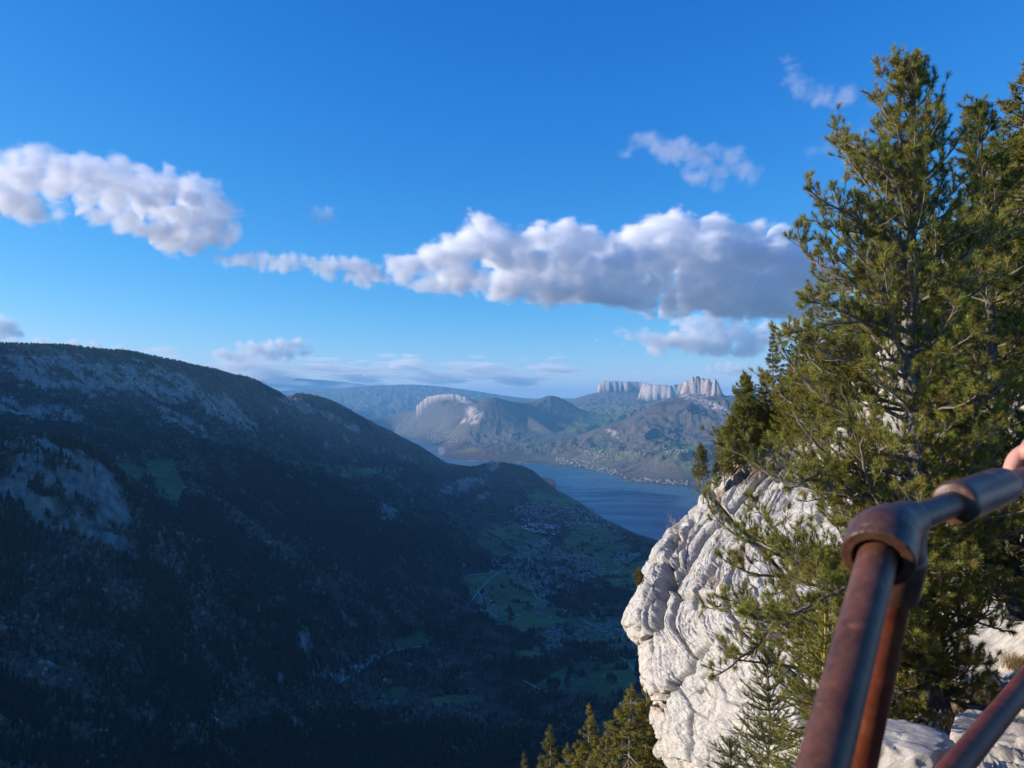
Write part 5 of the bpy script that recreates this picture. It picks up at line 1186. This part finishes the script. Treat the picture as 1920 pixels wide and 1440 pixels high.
# ---- grass on the near ground
def grass_tuft(label, base, H, n, seed, c, spread=.5):
    rg = np.random.default_rng(seed); V = []; C_ = []
    for k in range(n):
        a = rg.uniform(0, 6.28); l = H * rg.uniform(.5, 1.1); p = np.array([rg.normal(0, .07), rg.normal(0, .07), -.02]); o_ = np.array([math.cos(a), math.sin(a) - .5, 0]) * spread * rg.uniform(.3, 1.3)
        s = np.array([-math.sin(a), math.cos(a), 0]) * .0028; prev = p; pts = [p + (o_ * u ** 1.5 + np.array([0, 0, 1 - .55 * u * u * 1.2]) * u) * l for u in (0, .35, .7, 1)]; cc = np.array(c) * math.exp(rg.normal(0, .3))
        for u in range(3): w0 = 1 - u * .3; w1 = 1 - (u + 1) * .3; V += [pts[u] - s * w0, pts[u] + s * w0, pts[u + 1] + s * w1, pts[u] - s * w0, pts[u + 1] + s * w1, pts[u + 1] - s * w1]; C_ += [cc] * 6
    o = np_mesh('grass_tuft', V, np.arange(len(V)).reshape(-1, 3), m_needle, smooth=False, colors=np.clip(np.array(C_), 0, .8)); o.location = base; return tag(o, label, 'grass')
grass_tuft('golden dry grass tuft drooping below the white strip', ground_point(1850, 1300), .34, 900, 51, (.46, .30, .11), .75)
grass_tuft('dry brown grass tuft at the pine foot', ground_point(1790, 1395), .24, 450, 52, (.36, .22, .09), .8)
grass_tuft('straw grass tuft high on the slab at the right edge', ground_point(1905, 1250), .34, 500, 53, (.42, .30, .14), .7)
grass_tuft('short green brown grass tuft beside the shaded grey boulder', ground_point(1850, 1425), .22, 350, 54, (.15, .14, .05), .7)
# narrow white strip at the foot of the slab
m_w, t, b = new_mat('white_strip'); b.inputs['Base Color'].default_value = (.72, .78, .82, 1); b.inputs['Roughness'].default_value = .4
A_ = [at(px, py, 9.8) for px, py in ((1755,1279),(1785,1282),(1812,1280),(1835,1273),(1860,1276),(1880,1272))]
V = [];
for k, p in enumerate(A_):
    hh = (.012, .022, .03, .026, .03, .012)[k]
    V += [p + Vector((0, -.05, -hh)), p + Vector((0, -.06, hh)), p + Vector((0, .03, hh * 1.2)), p + Vector((0, .04, -hh))]
tag(np_mesh('white_strip', V, grid_faces(6, 4, True), m_w), 'narrow bluish white strip lying at the foot of the rock slab', 'strip')
# ================================================================ RUSTY RAILING
def rust(name, c1, c2, c3, rough):
    m, t, b = new_mat(name); tc = N(t, 'ShaderNodeTexCoord'); n = noise_node(t, 14, 8, .65, .3, tc.outputs['Object']); r = ramp(t, n.outputs['Fac'], [(.32, c1), (.52, c2), (.72, c3)])
    n2 = noise_node(t, 120, 4, .7, 0, tc.outputs['Object']); r2 = ramp(t, n2.outputs['Fac'], [(.35, (.75, .75, .75)), (.65, (1.25, 1.25, 1.25))])
    t.links.new(mixc(t, 1.0, r.outputs['Color'], r2.outputs['Color'], 'MULTIPLY'), b.inputs['Base Color']); b.inputs['Roughness'].default_value = rough; b.inputs['Metallic'].default_value = .0; b.inputs['Specular IOR Level'].default_value = .4
    n5 = noise_node(t, 38, 6, .7, .2, tc.outputs['Object']); r5 = ramp(t, n5.outputs['Fac'], [(.62, (0, 0, 0)), (.66, (1, 1, 1))]); t.links.new(mixc(t, r5.outputs['Color'], mixc(t, 1.0, r.outputs['Color'], r2.outputs['Color'], 'MULTIPLY'), tuple(min(1, v * 1.2) for v in c3)), b.inputs['Base Color']); bm_ = bump(t, n2.outputs['Fac'], b, .35, .0012); bump(t, r5.outputs['Color'], b, .4, -.0006, bm_.outputs[0]); return m
m_pipe = rust('rusty_painted_pipe', (.055, .019, .010), (.105, .040, .021), (.16, .064, .036), .44)
m_red = rust('red_rusted_pipe', (.08, .015, .006), (.14, .028, .010), (.22, .06, .02), .55)
m_fit = rust('worn_pipe_fitting', (.050, .020, .011), (.095, .042, .024), (.18, .09, .055), .40)
rl = empty('railing', tuple(at(1655, 1010, .80)))
O = rl.location.copy()
def pipe(name, pts, radii, mat, sides=40):
    T = Tubes(); T.add([tuple(p - O) for p in pts], radii, sides); return T.build(name, mat, rl)
def lathe_along(a, b, prof, sides=44):
    """profile (t, radius) along a..b"""
    return [a + (b - a) * t for t, r in prof], [r for t, r in prof]
J = at(1655, 1010, .78)
postA = at(1543, 1440, .56); dA = (postA - J).normalized(); postB = at(1612, 1440, .93); J2 = at(1688, 1040, .82); dB = (postB - J2).normalized()
railE = at(1925, 893, 1.22); Jr = at(1678, 986, .80); dR = (railE - Jr).normalized()
def ext(a, d, L, r, n=10): return [a + d * (L * k / n) for k in range(n + 1)], [r] * (n + 1)
p, r_ = ext(J, dA, 1.15, .0165); pipe('brace', p, r_, m_pipe)
p, r_ = ext(J2, dB, 1.3, .0168); pipe('post', p, r_, m_red)
p, r_ = ext(Jr, dR, 1.7, .0135); pipe('handrail', p, r_, m_pipe)
# elbow fitting: one body blended out of three sockets (closed surface wrapped round the pipe axes)
import bmesh
def sdf_body():
    n = 96; half = .085; c = J.lerp(J2, .35); xs = np.linspace(-half, half, n); X, Y, Z = np.meshgrid(xs, xs, xs, indexing='ij'); P = np.stack([X, Y, Z], -1).reshape(-1, 3) + np.array(c)
    def cap(a, b, r): a = np.array(a); b = np.array(b); ab = b - a; t = np.clip((P - a) @ ab / (ab @ ab), 0, 1); return np.linalg.norm(P - a - t[:, None] * ab, axis=1) - r
    def cyl(a, d, L, r):
        a = np.array(a); d = np.array(d); q = P - a; h = q @ d; rr = np.linalg.norm(q - h[:, None] * d, axis=1); return np.maximum(rr - r, np.maximum(-h, h - L))
    def smin(a, b, k): h = np.clip(.5 + .5 * (b - a) / k, 0, 1); return b + (a - b) * h - k * h * (1 - h)
    d = cap(J, J + dA * .010, .0285); d = smin(d, cap(J2, J2 + dB * .02, .0222), .014); d = smin(d, cap(Jr, Jr + dR * .030, .0200), .016)
    d = smin(d, cyl(J, dA, .030, .0305), .004); d = smin(d, cyl(J2, dB, .045, .0238), .004)
    d = np.maximum(d, -cyl(J + dA * .018, dA, .05, .0205)); d = np.maximum(d, -cyl(J2 + dB * .037, dB, .05, .0195))
    return d.reshape(n, n, n), c, xs
def surface_nets(d, xs, c):
    n = len(xs); ins = d < 0; idx = -np.ones((n - 1,) * 3, int); acc = np.zeros((n - 1, n - 1, n - 1, 3)); cnt = np.zeros((n - 1,) * 3)
    h = xs[1] - xs[0]; base = np.stack(np.meshgrid(xs[:-1], xs[:-1], xs[:-1], indexing='ij'), -1)
    cor = [(i, j, k) for i in (0, 1) for j in (0, 1) for k in (0, 1)]
    sub = lambda A, o: A[o[0]:n - 1 + o[0], o[1]:n - 1 + o[1], o[2]:n - 1 + o[2]]
    for a in range(8):
        for b in range(a + 1, 8):
            oa, ob = cor[a], cor[b]
            if sum(abs(p - q) for p, q in zip(oa, ob)) != 1: continue
            da, db = sub(d, oa), sub(d, ob); m = (da < 0) != (db < 0); t = np.where(m, da / (da - db + 1e-12), 0)
            for ax in range(3): acc[..., ax] += m * (oa[ax] + t * (ob[ax] - oa[ax]))
            cnt += m
    act = cnt > 0; idx[act] = np.arange(act.sum()); V = base[act] + acc[act] / cnt[act][:, None] * h + np.array(c)
    Fq = []
    for ax in range(3):
        o = [0, 0, 0]; o[ax] = 1; u, v = [(1, 2), (2, 0), (0, 1)][ax]
        A = ins[1:-1, 1:-1, 1:-1]; sl = [slice(1, n - 1)] * 3; sl2 = [slice(1, n - 1)] * 3; sl2[ax] = slice(2, n); B = ins[tuple(sl2)]; m = np.argwhere(A != B) + 1
        m = m[(m < n - 1).all(1)]
        def g(du, dv): q = m.copy(); q[:, u] -= du; q[:, v] -= dv; return idx[q[:, 0], q[:, 1], q[:, 2]]
        f = np.stack([g(0, 0), g(1, 0), g(1, 1), g(0, 1)], 1); flip = ins[m[:, 0], m[:, 1], m[:, 2]]; f[~flip] = f[~flip][:, ::-1]; f = f[(f >= 0).all(1)]; Fq.append(f)
    return V, np.concatenate(Fq)
d_, c_, xs_ = sdf_body(); V, Fq = surface_nets(d_, xs_, c_)
np_mesh('elbow_joint', V - np.array(O), Fq, m_fit, rl)
cA = at(1788, 942, .95); cB = at(1902, 901, 1.12); q0 = (cA - Jr).dot(dR); q1 = (cB - Jr).dot(dR); a_, b_ = Jr + dR * q0, Jr + dR * q1
p, r_ = lathe_along(a_, b_, [(-.005, .0137), (-.005, .0205), (0, .0222), (.03, .0238), (.09, .0238), (.13, .0230), (.5, .0231), (.88, .0230), (.93, .0222), (1.0, .0205), (1.0, .0137)]); pipe('coupling', p, r_, m_fit)
lw = at(1792, 1440, 1.08); lw2 = at(1925, 1278, 1.45); dL = (lw2 - lw).normalized()
p, r_ = ext(lw - dL * .8, dL, 2.2, .0162); pipe('lower_rail', p, r_, m_red)
tag(rl, 'rusty red brown pipe railing with a round elbow joint in front of the pine', 'railing')

# ---- hand of a person holding the rail, almost out of view
def hand():
    root = empty('person', tuple(Jr + dR * (q1 + .165))); up = Vector((0, 0, 1)); side = dR.cross(up).normalized(); up = side.cross(dR).normalized()
    if side.y < 0: side = -side       # away from the camera
    arm = (dR * .35 + Vector((1, -.12, .12))).normalized()
    V = []; E = []; R = []
    def add(p, r, par=None): V.append(tuple(p)); R.append(r); i = len(V) - 1; (E.append((par, i)) if par is not None else None); return i
    w = add(arm * .085 + up * .040, .024); pm = add(arm * .035 + up * .036, .024, w); fa = add(arm * .17 + up * .05, .032, w); add(arm * .36 + up * .06, .042, fa)
    for k, (off, ln) in enumerate(((-.034, .95), (-.012, 1.05), (.010, 1.0), (.031, .82))):
        a = add(dR * off + up * .031 + side * .004, .0112, pm); b = add(dR * (off - .004) - side * .021 * ln + up * .022, .0096, a); c = add(dR * (off - .006) - side * .027 * ln - up * .004, .0086, b); add(dR * (off - .006) - side * .016 - up * .022 * ln, .0076, c)
    a = add(dR * -.020 + side * .022 + up * .022, .0125, pm); b = add(dR * -.036 + side * .027 - up * .002, .0105, a); add(dR * -.042 + side * .016 - up * .021, .009, b)
    me = bpy.data.meshes.new('person'); me.from_pydata(V, E, []); o = bpy.data.objects.new('hand', me); link(o, root)
    sk = o.modifiers.new('skin', 'SKIN'); sk.use_smooth_shade = True
    for i, r in enumerate(R): me.skin_vertices[0].data[i].radius = (r, r)
    me.skin_vertices[0].data[1].use_root = True
    sb = o.modifiers.new('sub', 'SUBSURF'); sb.levels = 2; sb.render_levels = 2
    m, t, b = new_mat('skin'); b.inputs['Base Color'].default_value = (.62, .30, .22, 1); b.inputs['Roughness'].default_value = .5; b.inputs['Subsurface Weight'].default_value = .15; b.inputs['Subsurface Radius'].default_value = (.01, .004, .002); me.materials.append(m)
    tag(root, 'hand of a person gripping the handrail at the right edge', 'person')
hand()
# ================================================================ HAZE
hm = bpy.data.materials.new('haze_air'); hm.use_nodes = True; t = hm.node_tree; t.nodes.clear()
pv = N(t, 'ShaderNodeVolumePrincipled'); pv.inputs['Color'].default_value = (.24, .62, 1.0, 1); pv.inputs['Density'].default_value = 2.5e-5; pv.inputs['Anisotropy'].default_value = 0.0
mo = N(t, 'ShaderNodeOutputMaterial'); t.links.new(pv.outputs[0], mo.inputs['Volume'])
HX, HY0, HY1, HB, HT = 74000, -40000, 74000, -1080, 900
V = [(x, y, z) for z in (HB, HT) for x, y in ((-HX, HY0), (HX, HY0), (HX, HY1), (-HX, HY1))]
hz = np_mesh('haze', V, [[3, 2, 1, 0], [4, 5, 6, 7], [0, 1, 5, 4], [1, 2, 6, 5], [2, 3, 7, 6], [3, 0, 4, 7]], hm, smooth=False)
tag(hz, 'pale blue haze filling the valley air', None, None, 'stuff')
